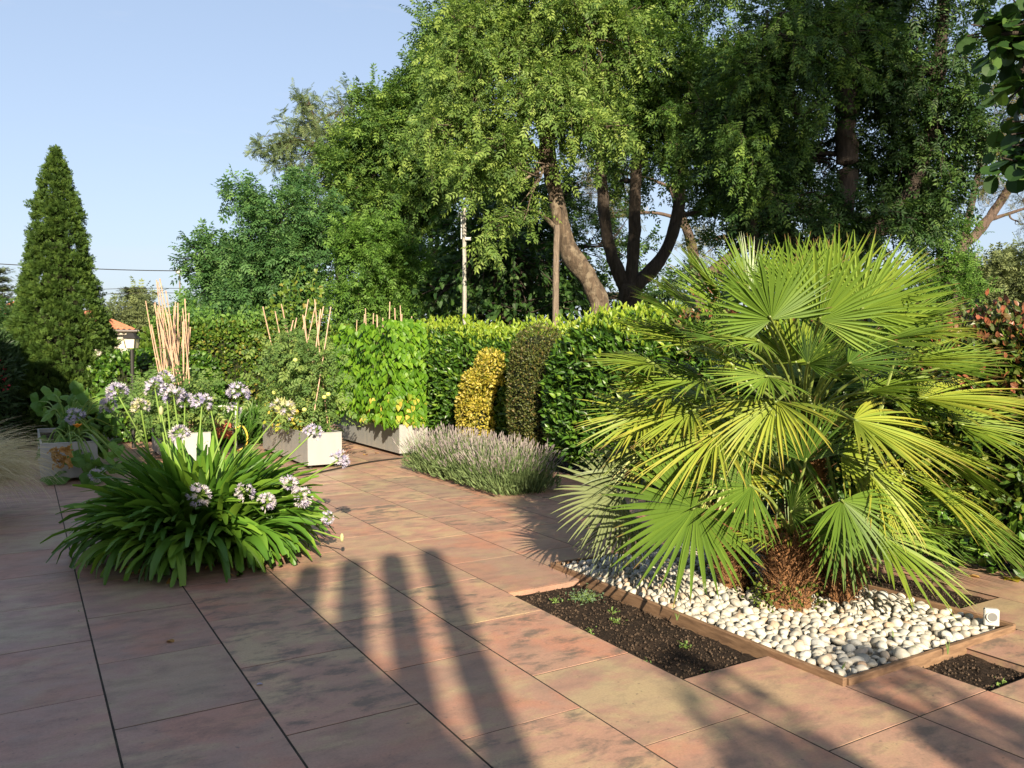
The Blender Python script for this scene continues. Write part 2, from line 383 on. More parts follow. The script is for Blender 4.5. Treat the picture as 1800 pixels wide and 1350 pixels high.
def mat_paving():
    m, t, b = new_mat('paving_slab')
    p = gpos(t); r = attr(t, 'rnd')
    # every slab has its own shift of the mottling
    cmb = nd(t, 'ShaderNodeCombineXYZ'); t.links.new(mth(t, 'MULTIPLY', r, 37.0), cmb.inputs[2])
    va = nd(t, 'ShaderNodeVectorMath', operation='ADD'); t.links.new(p, va.inputs[0]); t.links.new(cmb.outputs[0], va.inputs[1])
    q = va.outputs[0]
    mp = nd(t, 'ShaderNodeMapping'); mp.inputs['Scale'].default_value = (1.0, 1.9, 1); mp.inputs['Rotation'].default_value = (0, 0, .25); t.links.new(q, mp.inputs[0])
    n1 = noise(t, 3.0, 8, .66, mp.outputs[0], .2); n2 = noise(t, 5.0, 8, .66, mp.outputs[0], .25); n3 = noise(t, 90, 3, .7, p)
    base = ramp(t, n1, [(.26, (.22, .143, .118)), (.38, (.31, .188, .145)), (.50, (.37, .215, .165)), (.58, (.375, .245, .165)), (.67, (.42, .31, .19))])
    slab = ramp(t, r, [(0, (.86, .90, .90)), (.3, (1.0, .99, .97)), (.6, (1.10, 1.06, 1.02)), (.8, (1.02, 1.04, 1.0)), (1, (1.22, 1.14, 1.0))])
    n4 = noise(t, 2.3, 6, .6, q, .3); hue = mth(t, 'FRACT', mth(t, 'MULTIPLY', r, 7.31))
    base = mixc(t, mth(t, 'MULTIPLY', ramp(t, n4, [(.46, (0, 0, 0)), (.60, (1, 1, 1))]), ramp(t, hue, [(.35, (.1, .1, .1)), (.8, (.75, .75, .75))])), base, (.42, .195, .13))
    base = mixc(t, mth(t, 'MULTIPLY', ramp(t, n4, [(.40, (1, 1, 1)), (.52, (0, 0, 0))]), ramp(t, hue, [(.2, (.75, .75, .75)), (.6, (.1, .1, .1))])), base, (.40, .31, .185))
    c = mixc(t, 1.0, base, slab, 'MULTIPLY')
    st = ramp(t, n2, [(.49, (0, 0, 0)), (.62, (1, 1, 1))])
    amt = ramp(t, attr(t, 'al'), [(0, (.22, .22, .22)), (1, (.92, .92, .92))])
    c = mixc(t, mth(t, 'MULTIPLY', st, amt), c, (.12, .098, .078))
    g = ramp(t, n3, [(.3, (.86, .86, .86)), (.7, (1.12, 1.12, 1.12))])
    c = mixc(t, 1.0, c, g, 'MULTIPLY')
    sp_ = noise(t, 38, 2, .5, q)
    c = mixc(t, ramp(t, sp_, [(.68, (0, 0, 0)), (.76, (.6, .6, .6))]), c, (.10, .08, .065))
    sm = noise(t, .9, 5, .6, p)
    c = mixc(t, ramp(t, sm, [(.48, (0, 0, 0)), (.75, (.5, .5, .5))]), c, (.23, .17, .135))
    t.links.new(c, b.inputs['Base Color'])
    t.links.new(ramp(t, n2, [(.3, (.42,) * 3), (.7, (.62,) * 3)]), b.inputs['Roughness'])
    b.inputs['Specular IOR Level'].default_value = .45
    bump(t, b, n3, .10, .003)
    return m
M['paving'] = mat_paving()
def mat_soil():
    m, t, b = new_mat('dark_soil'); p = gpos(t)
    n = noise(t, 60, 8, .75, p); n2 = noise(t, 4, 4, .6, p)
    c = ramp(t, n, [(.3, (.010, .007, .005)), (.55, (.032, .022, .016)), (.72, (.075, .05, .035))])
    c = mixc(t, ramp(t, n2, [(.55, (0, 0, 0)), (.72, (.6, .6, .6))]), c, (.085, .052, .034))
    t.links.new(c, b.inputs['Base Color']); b.inputs['Roughness'].default_value = .95; b.inputs['Specular IOR Level'].default_value = .15
    bump(t, b, n, 1.0, .02); return m
M['soil'] = mat_soil()
def mat_ground():
    m, t, b = new_mat('earth_and_grass'); p = gpos(t)
    n = noise(t, .6, 8, .7, p)
    t.links.new(ramp(t, n, [(.35, (.035, .055, .016)), (.6, (.07, .075, .03)), (.75, (.13, .10, .06))]), b.inputs['Base Color'])
    b.inputs['Roughness'].default_value = .95; return m
M['ground'] = mat_ground()
def mat_pebble():
    m, t, b = new_mat('white_pebble')
    oi = nd(t, 'ShaderNodeObjectInfo')
    v = mth(t, 'FRACT', mth(t, 'ADD', attr(t, 'rnd'), oi.outputs['Random']))
    c = ramp(t, v, [(0, (.30, .285, .25)), (.3, (.41, .385, .33)), (.55, (.47, .445, .395)), (.75, (.38, .385, .37)), (.9, (.42, .35, .27)), (1, (.38, .27, .19))])
    n = noise(t, 25, 5, .6, nd(t, 'ShaderNodeTexCoord').outputs['Object'])
    c = mixc(t, 1.0, c, ramp(t, n, [(.3, (.85, .84, .82)), (.65, (1.05, 1.05, 1.05))]), 'MULTIPLY')
    t.links.new(c, b.inputs['Base Color']); b.inputs['Roughness'].default_value = .6; return m
M['pebble'] = mat_pebble()
def mat_board():
    m, t, b = new_mat('timber_board'); p = nd(t, 'ShaderNodeTexCoord').outputs['Object']
    mp = nd(t, 'ShaderNodeMapping'); mp.inputs['Scale'].default_value = (6, 6, 40); t.links.new(p, mp.inputs[0])
    n = noise(t, 1.2, 6, .65, mp.outputs[0], .4)
    t.links.new(ramp(t, n, [(.3, (.10, .055, .03)), (.6, (.21, .125, .07)), (.8, (.28, .18, .11))]), b.inputs['Base Color'])
    b.inputs['Roughness'].default_value = .75; bump(t, b, n, .3, .006); return m
M['board'] = mat_board()
def mat_zinc():
    m, t, b = new_mat('zinc_sheet'); p = nd(t, 'ShaderNodeTexCoord').outputs['Object']
    mp = nd(t, 'ShaderNodeMapping'); mp.inputs['Scale'].default_value = (5, 5, .7); t.links.new(p, mp.inputs[0])
    n = noise(t, 2.2, 6, .6, mp.outputs[0]); n2 = noise(t, 9, 4, .6, p)
    c = ramp(t, n, [(.3, (.34, .35, .35)), (.7, (.44, .43, .40))])
    c = mixc(t, ramp(t, n2, [(.62, (0, 0, 0)), (.8, (.5, .5, .5))]), c, (.30, .30, .285))
    t.links.new(c, b.inputs['Base Color']); b.inputs['Roughness'].default_value = .45; b.inputs['Metallic'].default_value = .35
    return m
M['zinc'] = mat_zinc()
def mat_roof():
    m, t, b = new_mat('clay_tiles'); p = nd(t, 'ShaderNodeTexCoord').outputs['Object']
    n = noise(t, 5, 5, .7, p)
    t.links.new(ramp(t, n, [(.3, (.30, .10, .05)), (.6, (.46, .17, .085)), (.8, (.55, .26, .14))]), b.inputs['Base Color'])
    b.inputs['Roughness'].default_value = .85; return m
M['roof'] = mat_roof()
M['pole_white'] = bark_mat('weathered_white_post', (.26, .245, .215), (.46, .44, .40), 5)
M['pole_wood'] = bark_mat('grey_wooden_post', (.10, .075, .055), (.26, .20, .15), 5)
M['hose_red'] = plain('red_brown_hose', (.34, .11, .06), .45, var=.2)
M['hose_yellow'] = plain('yellow_hose', (.62, .42, .06), .45, var=.1)
M['reel'] = plain('dark_plastic', (.06, .045, .035), .5, var=.2)
M['lamp_glass'] = plain('cream_glass', (.75, .66, .45), .3, var=.05)
M['lens'] = plain('grey_lens', (.16, .16, .16), .15, var=.05)

# ------------------------------------------------------------------ ground, paving, beds
mb = MB(); mb.add([[-900, -900, -.16], [900, -900, -.16], [900, 1500, -.16], [-900, 1500, -.16]], [[0, 1, 2, 3]])
struct(mb.build('ground', M['ground']))
mb = MB(); mb.add([[-3.6, -4, -.05], [6.1, -4, -.05], [6.1, 16.6, -.05], [-3.6, 16.6, -.05]], [[0, 1, 2, 3]])
# base with openings only as dark joint mortar
mb0 = mb

X0, WX, PY = .29, .592, .815
PB = (3.25, 4.70, 2.40, 4.84)           # pebble bed x0,x1,y0,y1
SOILS = [(2.658, 3.25, 2.85, 4.475), (3.77, 4.22, 2.02, 2.40), (4.75, 5.28, 2.78, 4.40)]
AG = (1.16, 6.55, .50)                  # agapanthus hole
slabs = MB(); fills = []
def slab(x0, x1, y0, y1, dark=None):
    g = .0038; gx = .0048
    if x1 - x0 < .03 or y1 - y0 < .03: return
    r = random.random(); stain = random.random() ** 1.2
    if x1 < .92: r *= .38; stain *= .5
    elif x1 < 1.5: r = .1 + .5 * r; stain *= .9
    z = random.uniform(0, .0012)
    bbox(slabs, ((x0 + x1) / 2, (y0 + y1) / 2, -.02 + z), (x1 - x0 - 2 * gx, y1 - y0 - 2 * g, .04), .0006, r)
    slabs.A[-1][:] = stain
    fills.append((x0, x1, y0, y1))
cols = [(X0 + WX * k, X0 + WX * (k + 1), (4.06 if k % 2 == 1 else 4.475), k) for k in range(-6, 5)]
cols = [(a, b, (4.06 if (k % 2 == 1) else 4.475) if k != -1 else 4.07, k) for a, b, _, k in cols]
holes = [PB] + SOILS + [(AG[0] - .24, AG[0] + .24, AG[1] - .22, AG[1] + .26)]
def column(x0, x1, off, ylo=-3.9, yhi=16.5):
    n0 = math.floor((ylo - off) / PY); y = off + n0 * PY
    while y < yhi:
        segs = [(y, y + PY)]
        for (hx0, hx1, hy0, hy1) in holes:
            if hx1 > x0 + .05 and hx0 < x1 - .05:
                ns = []
                for a, b in segs:
                    if b <= hy0 or a >= hy1: ns.append((a, b)); continue
                    if a < hy0: ns.append((a, hy0))
                    if b > hy1: ns.append((hy1, b))
                segs = ns
        for a, b in segs: slab(x0, x1, a, b)
        y += PY
for x0, x1, off, k in cols: column(x0, x1, off)
c5 = X0 + WX * 5
column(c5, 3.77, 2.03 + PY); column(3.77, 4.22, 2.02); column(4.22, 4.75, 1.97); column(4.75, 5.28, 2.78); column(5.28, 5.95, 2.55)
for (a, b, c, d) in fills:                 # sand raked almost full into the joints
    z = -.0011
    for q in ((a - .001, a + .0047, c, d), (b - .0047, b + .001, c, d), (a + .0047, b - .0047, c - .001, c + .0037), (a + .0047, b - .0047, d - .0037, d + .001)):
        mb0.add([[q[0], q[2], z], [q[1], q[2], z], [q[1], q[3], z], [q[0], q[3], z]], [[0, 1, 2, 3]]); z -= .00008
struct(mb0.build('joint_bed', plain('joint_mortar', (.032, .026, .018), .95, var=.75, scale=9)))
pv = slabs.build('paving', M['paving']); struct(pv)

def lumpy_sheet(x0, x1, y0, y1, z, amp, step=.03, f=14):
    nx = max(3, int((x1 - x0) / step)); ny = max(3, int((y1 - y0) / step))
    xs = np.linspace(x0, x1, nx); ys = np.linspace(y0, y1, ny)
    X, Y = np.meshgrid(xs, ys); p = np.stack([X.ravel(), Y.ravel(), np.zeros(X.size)], 1)
    p[:, 2] = z + amp * (lump(p, f, 1) * .5 + lump(p, f * 3, 4) * .4) + rng.normal(0, amp * .25, len(p))
    F = [[j * nx + i, j * nx + i + 1, (j + 1) * nx + i + 1, (j + 1) * nx + i] for j in range(ny - 1) for i in range(nx - 1)]
    return p, F
mb = MB()
for s in SOILS: mb.add(*lumpy_sheet(s[0] + .002, s[1] - .002, s[2] + .002, s[3] - .002, -.034, .010))
mb.add(*lumpy_sheet(PB[0] + .02, PB[1] - .02, PB[2] + .02, PB[3] - .02, -.03, .006, .06))
mb.add(*lumpy_sheet(AG[0] - .23, AG[0] + .23, AG[1] - .21, AG[1] + .25, -.03, .01))
mb.add(*lumpy_sheet(5.95, 8.5, -2, 18, -.06, .015, .15, 3)); mb.add(*lumpy_sheet(-2.6, 5.95, 16.5, 19.5, -.06, .015, .15, 3))
struct(mb.build('soil', M['soil']))
# soil crumbs
mb = MB(); oct_v = np.array([[1, 0, 0], [-1, 0, 0], [0, 1, 0], [0, -1, 0], [0, 0, 1], [0, 0, -1]], float)
oct_f = np.array([[0, 2, 4], [2, 1, 4], [1, 3, 4], [3, 0, 4], [2, 0, 5], [1, 2, 5], [3, 1, 5], [0, 3, 5]])
for s in SOILS:
    n = int(1500 * (s[1] - s[0]) * (s[3] - s[2]))
    for _ in range(n):
        c = [random.uniform(s[0] + .015, s[1] - .015), random.uniform(s[2] + .015, s[3] - .015), -.028]
        mb.add(oct_v * rng.uniform(.5, 1.3, (6, 1)) * random.choice([.003, .004, .006, .009]) + c, oct_f, random.random())
tag(mb.build('soil_crumbs', plain('soil_crumb', (.06, .042, .03), .95, var=.7, scale=30, spec=.15)), 'loose dark crumbs of soil lying on the planting beds', 'soil', kind='stuff')

ed = thing('timber_edging', 'frame of thin timber boards round the white pebble bed', 'garden edging', (PB[0], PB[2], 0))
bt = .028
for c, s in (((PB[0] - .001, (PB[2] + PB[3]) / 2, -.012), (bt, PB[3] - PB[2] + .01, .10)), ((PB[1] + .012, (PB[2] + PB[3]) / 2, -.012), (bt, PB[3] - PB[2] + .01, .10)),
             (((PB[0] + PB[1]) / 2 + .006, PB[2] - .001, -.014), (PB[1] - PB[0] - .022, bt, .098)), (((PB[0] + PB[1]) / 2 + .006, PB[3] - .001, -.014), (PB[1] - PB[0] - .022, bt, .098))):
    mb = MB(); bbox(mb, c, s, .004); mb.build('board', M['board'], ed)

# ------------------------------------------------------------------ pebbles
def ico(sub=2):
    import bmesh
    bm = bmesh.new(); bmesh.ops.create_icosphere(bm, subdivisions=sub, radius=1)
    v = np.array([x.co[:] for x in bm.verts]); f = np.array([[y.index for y in x.verts] for x in bm.faces]); bm.free(); return v, f
ICO2 = ico(2); ICO3 = ico(3)
pvars = []
for i in range(14):
    v = ICO3[0].copy(); v = v * (1 + .22 * lump(v, 1.3, i * 7)[:, None] + .10 * lump(v, 3.2, i * 5)[:, None])
    v = v * [1.0, random.uniform(.55, .95), random.uniform(.42, .85)]
    pvars.append(v)
cand = []
for layer, (z, n, md) in enumerate(((-.014, 1500, .044), (.016, 4200, .046))):
    pts = []
    grid = {}
    for _ in range(n * 12):
        x = random.uniform(PB[0] + .05, PB[1] - .035); y = random.uniform(PB[2] + .05, PB[3] - .05)
        gk = (int(x / md), int(y / md)); ok = True
        for a in (-1, 0, 1):
            for b in (-1, 0, 1):
                for (qx, qy) in grid.get((gk[0] + a, gk[1] + b), ()):
                    if (qx - x) ** 2 + (qy - y) ** 2 < md * md: ok = False
        if ok: grid.setdefault(gk, []).append((x, y)); pts.append((x, y, z + random.uniform(-.008, .012)))
    cand += [(p, layer) for p in pts]
def rotm(e):
    cx, cy, cz = np.cos(e); sx, sy, sz = np.sin(e)
    return np.array([[cz, -sz, 0], [sz, cz, 0], [0, 0, 1]]) @ np.array([[cy, 0, sy], [0, 1, 0], [-sy, 0, cy]]) @ np.array([[1, 0, 0], [0, cx, -sx], [0, sx, cx]])
STEMS = [GR(1385, 1070), GR(1470, 1055), GR(1300, 1035), GR(1420, 1010)]
def near_stem(p): return any((p[0] - s[0]) ** 2 + (p[1] - s[1]) ** 2 < .10 ** 2 for s in STEMS)
cand = [c for c in cand if not near_stem(c[0])]
def infr(p):
    d = np.array(p) - [0, 0, CAMH]; Z = d @ FC; return abs(d @ RT / Z) < .62
tops = sorted([c for c in cand if c[1] == 1 and infr(c[0])], key=lambda c: c[0][0] ** 2 + c[0][1] ** 2)
solo = tops[:298]; solo_set = set(id(c) for c in solo)
pm = []
for v in pvars:
    mb = MB(); mb.add(v, ICO3[1], random.random()); o = mb.build('pebble', M['pebble'], smooth=True); pm.append(o.data); bpy.data.objects.remove(o)
for c in solo:
    o = bpy.data.objects.new('pebble', random.choice(pm)); COL.objects.link(o)
    o.location = c[0]; s = random.uniform(.023, .036) * random.choice([1, 1, 1.2, .85]); o.scale = (s,) * 3
    o.rotation_euler = (random.uniform(-.4, .4), random.uniform(-.4, .4), random.uniform(0, 6.28))
    tag(o, 'rounded cream-white pebble at the near end of the palm bed', 'pebble', 'single pebbles in the palm bed')
mb = MB()
for c in cand:
    if id(c) in solo_set: continue
    v = random.choice(pvars)
    if len(v) == len(ICO3[0]): pass
    R = rotm(np.array([random.uniform(-.4, .4), random.uniform(-.4, .4), random.uniform(0, 6.28)]))
    mb.add((v * random.uniform(.023, .037)) @ R.T + c[0], ICO3[1], random.random())
tag(mb.build('pebbles', M['pebble'], smooth=True), 'layer of white and cream pebbles around the fan palm', 'pebbles', 'white pebbles in the palm bed', 'stuff')

# ------------------------------------------------------------------ fan palm
PC = GR(1400, 1058)
palm = thing('fan_palm', 'large multi-stemmed fan palm with green and yellowing fronds in the pebble bed', 'palm', PC)
crowns = []
for i, (s, h, r, lean) in enumerate(((STEMS[0], .45, .12, (0.0, -.02)), (STEMS[1], .30, .10, (.08, -.02)), (STEMS[2], .50, .095, (-.16, .08)), (STEMS[3], 1.02, .12, (.0, .06)))):
    mb = MB(); top = s + np.array([lean[0], lean[1], h])
    p = smooth_path([s - [0, 0, .06], s + (top - s) * .5 + [lean[0] * .1, 0, 0], top], 7)
    tube(mb, p, [r * 1.1, r, r * .95, r * 1.12, r * .6], 20, wob=.10)
    # fibres and old leaf bases
    n = 1500; tt = rng.random(n) ** .7; a = rng.uniform(0, 6.28, n)
    base = s[None] + (top - s)[None] * tt[:, None]; out = np.stack([np.cos(a), np.sin(a), np.zeros(n)], 1)
    place(mb, tpl_quad(.06), base + out * r * .95, out * .9 + [0, 0, .9] + rv(n, .35), out + rv(n, .3), rng.uniform(.04, .13, n), rng.uniform(.03, .09, n))
    mb.build('trunk', M['fibre'], palm); crowns.append(top)

def frond(hub, d, n, R, spread=200, seg=36, droop=.2, src=None, mat='palm', cup=.18, rnd=None):
    d = unit(d); n = np.asarray(n, float); n = unit(n - d * (n @ d)); b = np.cross(n, d)
    mb = MB(); fr = random.random() if rnd is None else rnd
    st = np.array([0.02, .14, .30, .46, .66, .84, .95, 1.0])
    half = rad(spread) / seg / 2
    for i in range(seg):
        th = rad(spread) * ((i + .5) / seg - .5) + random.uniform(-.012, .012)
        dd = d * math.cos(th) + b * math.sin(th) + n * cup * abs(math.sin(th * .5)); dd = unit(dd + n * random.gauss(0, .035)); ac = unit(np.cross(n, dd))
        L = R * (.80 + .22 * math.cos(th * .55)) * random.uniform(.88, 1.06)
        bend = random.uniform(.7, 1.5) * droop * .75; side = random.uniform(-.06, .06)
        split = .40 + random.uniform(-.05, .05)
        w_at = half * 1.22 * np.minimum(st, split + .05) * L
        tp = np.clip((1 - st) / (1 - split - .05), 0, 1) ** .72
        w = w_at * tp; w[-1] = .0006
        cen = hub + dd * (st * L)[:, None] + n * (-.12 * bend * L * st ** 2)[:, None] + np.array([0, 0, -1.0]) * (bend * L * .42 * st ** 3)[:, None] + ac * (side * L * st ** 2)[:, None]
        fold = w * .8
        V = np.stack([cen - ac * w[:, None] + n * fold[:, None] * .5, cen - n * fold[:, None] * .5, cen + ac * w[:, None] + n * fold[:, None] * .5], 1).reshape(-1, 3)
        k = len(st); F = []
        for j in range(k - 1):
            F += [[j * 3, j * 3 + 3, j * 3 + 4, j * 3 + 1], [j * 3 + 1, j * 3 + 4, j * 3 + 5, j * 3 + 2]]
        mb.add(V, F, np.clip(fr + random.uniform(-.14, .14), 0, 1), np.repeat(st, 3))
    o = mb.build('frond', M[mat], palm)
    if src is not None:
        mb = MB(); src = np.asarray(src, float); mid = (src + hub) / 2 + [0, 0, .10 * np.linalg.norm(hub - src)]
        tube(mb, smooth_path([src, mid, hub, hub + d * R * .06], 5), [.013, .010, .008, .003], 6, al=(0, 0))
        mb.build('petiole', M['petiole'], o)
    return o
ZP = float(PC @ FW)
def ifrond(px, py, dz, ang, toward, R, crown, spread=190, nrm=None, **kw):
    """hub seen at (px,py), ZP+dz ahead; ang = heading in the picture (0 right, 90 up), toward = how much it points at the viewer"""
    hub = PT(px, py, ZP + dz); a = rad(ang)
    d = RT * math.cos(a) + UP * math.sin(a) - FW * toward
    n = UP * 1.0 - FW * .35 if nrm is None else RT * nrm[0] + UP * nrm[1] - FW * nrm[2]
    return frond(hub, d, n, R, spread, src=crowns[crown], **kw)
T3, T0, T1, T2 = 3, 0, 1, 2
hand = [  # px,py,dz,ang,toward,R,crown,spread,nrm,kw
 (1356, 562, -.25, 112, .25, .47, 3, 215, (0, .3, 1), dict(droop=.10, rnd=.30)),
 (1440, 564, -.20, 68, .25, .50, 3, 210, (0, .3, 1), dict(droop=.10, rnd=.45)),
 (1512, 548, .05, 52, .1, .56, 3, 180, (-.2, .5, 1), dict(droop=.12, rnd=.55)),
 (1278, 552, .10, 136, .1, .54, 3, 190, (.2, .6, .8), dict(droop=.12, rnd=.45)),
 (1330, 520, .35, 118, -.2, .46, 3, 180, (0, .5, .8), dict(droop=.12, rnd=.5)),
 (1440, 505, .40, 85, -.2, .40, 3, 180, (0, .5, .8), dict(droop=.12, rnd=.5)),
 (1520, 610, .0, 30, .15, .64, 3, 180, (0, 1, .5), dict(rnd=.5)),
 (1570, 640, .05, 14, .0, .66, 3, 150, (0, 1, .35), dict(rnd=.62)),
 (1618, 700, -.05, 4, .15, .70, 3, 165, (0, 1, .45), dict(rnd=.86)),
 (1500, 737, -.40, -22, .35, .66, 3, 175, (.1, 1, .6), dict(rnd=.85)),
 (1560, 760, .15, -12, .1, .72, 3, 150, (0, 1, .4), dict(rnd=.75)),
 (1225, 545, .35, 146, .0, .44, 3, 170, (.1, 1, .5), dict(droop=.1, rnd=.5)),
 (1262, 512, .2, 132, .1, .44, 3, 170, (.1, .8, .5), dict(droop=.1, rnd=.6)),
 (1318, 515, .15, 112, .1, .42, 3, 170, (0, .6, .7), dict(droop=.1, rnd=.3)),
 (1395, 520, .1, 95, .1, .42, 3, 170, (0, .5, .7), dict(droop=.1, rnd=.4)),
 (1470, 520, .15, 80, .1, .46, 3, 170, (0, .5, .7), dict(droop=.1, rnd=.6)),
 (1545, 525, .2, 48, .1, .44, 3, 170, (-.1, .8, .5), dict(droop=.1, rnd=.6)),
 (1575, 570, .1, 28, .1, .46, 3, 170, (-.1, 1, .4), dict(droop=.1, rnd=.4)),
 (1185, 600, .2, 158, .1, .44, 3, 170, (.1, 1, .4), dict(droop=.15, rnd=.4)),
 (1280, 600, -.3, 170, .3, .36, 3, 170, (.1, .9, .6), dict(droop=.15, rnd=.15)),
 (1490, 640, -.35, 10, .3, .40, 3, 170, (-.1, .9, .6), dict(droop=.15, rnd=.1)),
 (1420, 640, -.4, 60, .4, .30, 3, 170, (-.1, .7, .8), dict(droop=.15, rnd=.1)),
 (1590, 830, .15, -20, .1, .68, 1, 150, (0, 1, .5), dict(rnd=.8, droop=.4)),
 (1366, 705, -.5, 222, .5, .52, 3, 170, (-.2, 1, .5), dict(rnd=.85, droop=.35)),
 (1351, 662, -.45, 185, .35, .40, 3, 190, (-.1, .8, .7), dict(rnd=.5)),
 (1262, 762, -.35, 205, .3, .58, 3, 165, (-.1, 1, .5), dict(rnd=.88, droop=.3)),
 (1216, 722, -.1, 193, .15, .52, 3, 170, (0, 1, .5), dict(rnd=.8)),
 (1238, 668, -.05, 180, .1, .58, 3, 175, (0, 1, .45), dict(rnd=.55)),
 (1240, 612, .05, 163, .1, .56, 3, 175, (0, 1, .5), dict(rnd=.6)),
 (1337, 602, -.3, 172, .25, .34, 3, 170, (0, .8, .6), dict(rnd=.6)),
 (1222, 892, -.40, 206, .20, .55, 2, 285, (-.12, .35, 1), dict(rnd=.25, droop=.22, seg=46)),
 (1322, 855, -.45, 184, .25, .38, 0, 200, (-.1, .5, .9), dict(rnd=.22, droop=.25)),
 (1478, 925, -.35, 290, .30, .38, 1, 250, (.1, .6, .9), dict(rnd=.12, droop=.3)),
 (1545, 940, -.38, -24, .30, .58, 1, 190, (.1, 1, .8), dict(rnd=.60, droop=.32)),
 (1416, 812, -.25, 88, .2, .42, 0, 140, (0, .2, 1), dict(rnd=.05, droop=.1)),
 (1640, 880, .2, -18, .0, .66, 1, 170, (0, 1, .4), dict(rnd=.35, droop=.5)),
 (1690, 930, .35, -20, .1, .52, 1, 170, (0, 1, .4), dict(rnd=.3, droop=.55)),
 (1560, 890, .15, -25, .2, .55, 1, 180, (0, 1, .6), dict(rnd=.2, droop=.35)),
 (1085, 868, .15, 190, .12, .44, 2, 200, (-.35, .5, 1), dict(rnd=.6, droop=.35, mat='palm_grey')),
 (1130, 830, .25, 170, .0, .46, 2, 190, (-.2, .7, .7), dict(rnd=.3, droop=.3, mat='palm_grey')),
 (1110, 905, .3, 215, .0, .46, 2, 200, (-.3, .6, .8), dict(rnd=.3, droop=.4, mat='palm_grey')),
 (1480, 880, -.55, -60, .5, .40, 1, 180, (0, .9, .8), dict(rnd=.3, droop=.3)),
 (1530, 833, -.25, -48, .3, .48, 1, 160, (0, 1, .6), dict(rnd=.85, droop=.35)),
 (1390, 900, -.45, 60, .5, .26, 0, 170, (0, .8, .8), dict(rnd=.1, droop=.3)),
 ]
for h in hand: ifrond(*h[:5], h[5] * .96, *h[6:8], nrm=(h[8][0], h[8][1], h[8][2] * (.5 if h[8][1] >= .6 else 1)), **h[9])
for px, py in ((1150, 640), (1180, 690), (1135, 725), (1290, 645), (1400, 640), (1455, 660), (1560, 690), (1640, 650), (1680, 745), (1645, 800), (1380, 765), (1300, 800), (1480, 800), (1180, 800), (1165, 765), (1590, 590), (1210, 575), (1640, 715), (1420, 720), (1330, 740), (1520, 690), (1250, 700)):
    ang = math.degrees(math.atan2(720 - py, px - 1400)) + random.uniform(-22, 22) - (6 if px > 1400 else -6)
    far_ = math.hypot(px - 1400, py - 720) / 260
    ifrond(px, py, random.uniform(-.15, .5) * (1 - .3 * far_), ang, random.uniform(-.1, .3), random.uniform(.40, .56), 3 if random.random() < .7 else 1, random.uniform(150, 195), (random.uniform(-.2, .2), 1, random.uniform(.1, .6)), rnd=random.uniform(.15, .95), droop=random.uniform(.1, .3))
# the rest of the crown: round the back and inside
for i in range(40):
    az = 2 * math.pi * i * .618; el = rad(random.uniform(-12, 46)); cr = crowns[3] if i % 4 else crowns[1 + i % 2]
    d = np.array([math.cos(az) * math.cos(el), math.sin(az) * math.cos(el), math.sin(el)])
    if d @ FW < (-.35 if i % 4 else .1): d = d - 1.6 * FW * (d @ FW)
    Lp = random.uniform(.28, .60) if i % 4 else random.uniform(.25, .4)
    hub = cr + unit(d) * Lp + [0, 0, .05]
    dd = unit(d) + [0, 0, -.28]
    frond(hub, dd, [0, 0, 1], random.uniform(.40, .54), random.uniform(150, 190), src=cr, rnd=random.uniform(.05, .8), droop=random.uniform(.15, .35))
# ivy-like creeper at the palm's foot
cre = thing('creeping_plant', 'small-leaved green creeper climbing the foot of the palm trunk', 'plant', GR(1385, 1080))
mb = MB(); n = 380; a = rng.uniform(0, 6.28, n); s = STEMS[0]
p = np.stack([s[0] + (.10 + .05 * rng.random(n)) * np.cos(a) * 1.25, s[1] + (.10 + .06 * rng.random(n)) * np.sin(a), .02 + .17 * rng.random(n)], 1) + RT * rng.normal(0, .05, (n, 1))
place(mb, tpl_leaf(.42), p, rv(n) + [0, 0, .2], rv(n, .6) - FW + UP * .6, rng.uniform(.014, .028, n))
mb.build('leaves', leaf_mat('creeper_leaf', [(0, (.05, .08, .012)), (1, (.12, .16, .025))], .4, .25), cre)
mb = MB()
for k in range(12):
    a = random.uniform(0, 6.28); q = s + np.array([math.cos(a) * .11, math.sin(a) * .11, 0])
    tube(mb, smooth_path([q, q + [.02, -.01, .1], q + [random.uniform(-.05, .05), random.uniform(-.05, .05), .22]], 4), .002, 4)
mb.build('stems', M['twig'], cre)

# ------------------------------------------------------------------ small things in and by the beds
sp = GR(1742, 1100, .03); Ls = thing('garden_spotlight', 'small white square garden spotlight at the corner of the pebble bed', 'garden light', sp)
ax = np.array([RT * .95 - FW * .31, RT * .31 + FW * .95, UP])
ax = np.array([unit(ax[0]), unit(np.cross(UP, unit(ax[0]))), UP])
mb = MB(); bbox(mb, sp + [0, 0, .05], (.075, .035, .095), .006, ax=ax); mb.build('housing', M['white_metal'], Ls)
mb = MB(); c = sp + np.array([0, 0, .055]) - ax[1] * .0185; tube(mb, [c, c - ax[1] * .006], .024, 20); mb.build('lens', M['lens'], Ls)
mb = MB(); c = sp + np.array([0, 0, .055]) - ax[1] * .0185
pth = [c + (ax[0] * math.cos(a) + UP * math.sin(a)) * .027 - ax[1] * .004 for a in np.linspace(0, 6.283, 21)]
tube(mb, pth, .0035, 6, cap=False); mb.build('lens_ring', M['white_metal'], Ls)
mb = MB(); tube(mb, [sp - [0, 0, .06], sp + [0, 0, .012]], .010, 10); mb.build('spike', M['black'], Ls)

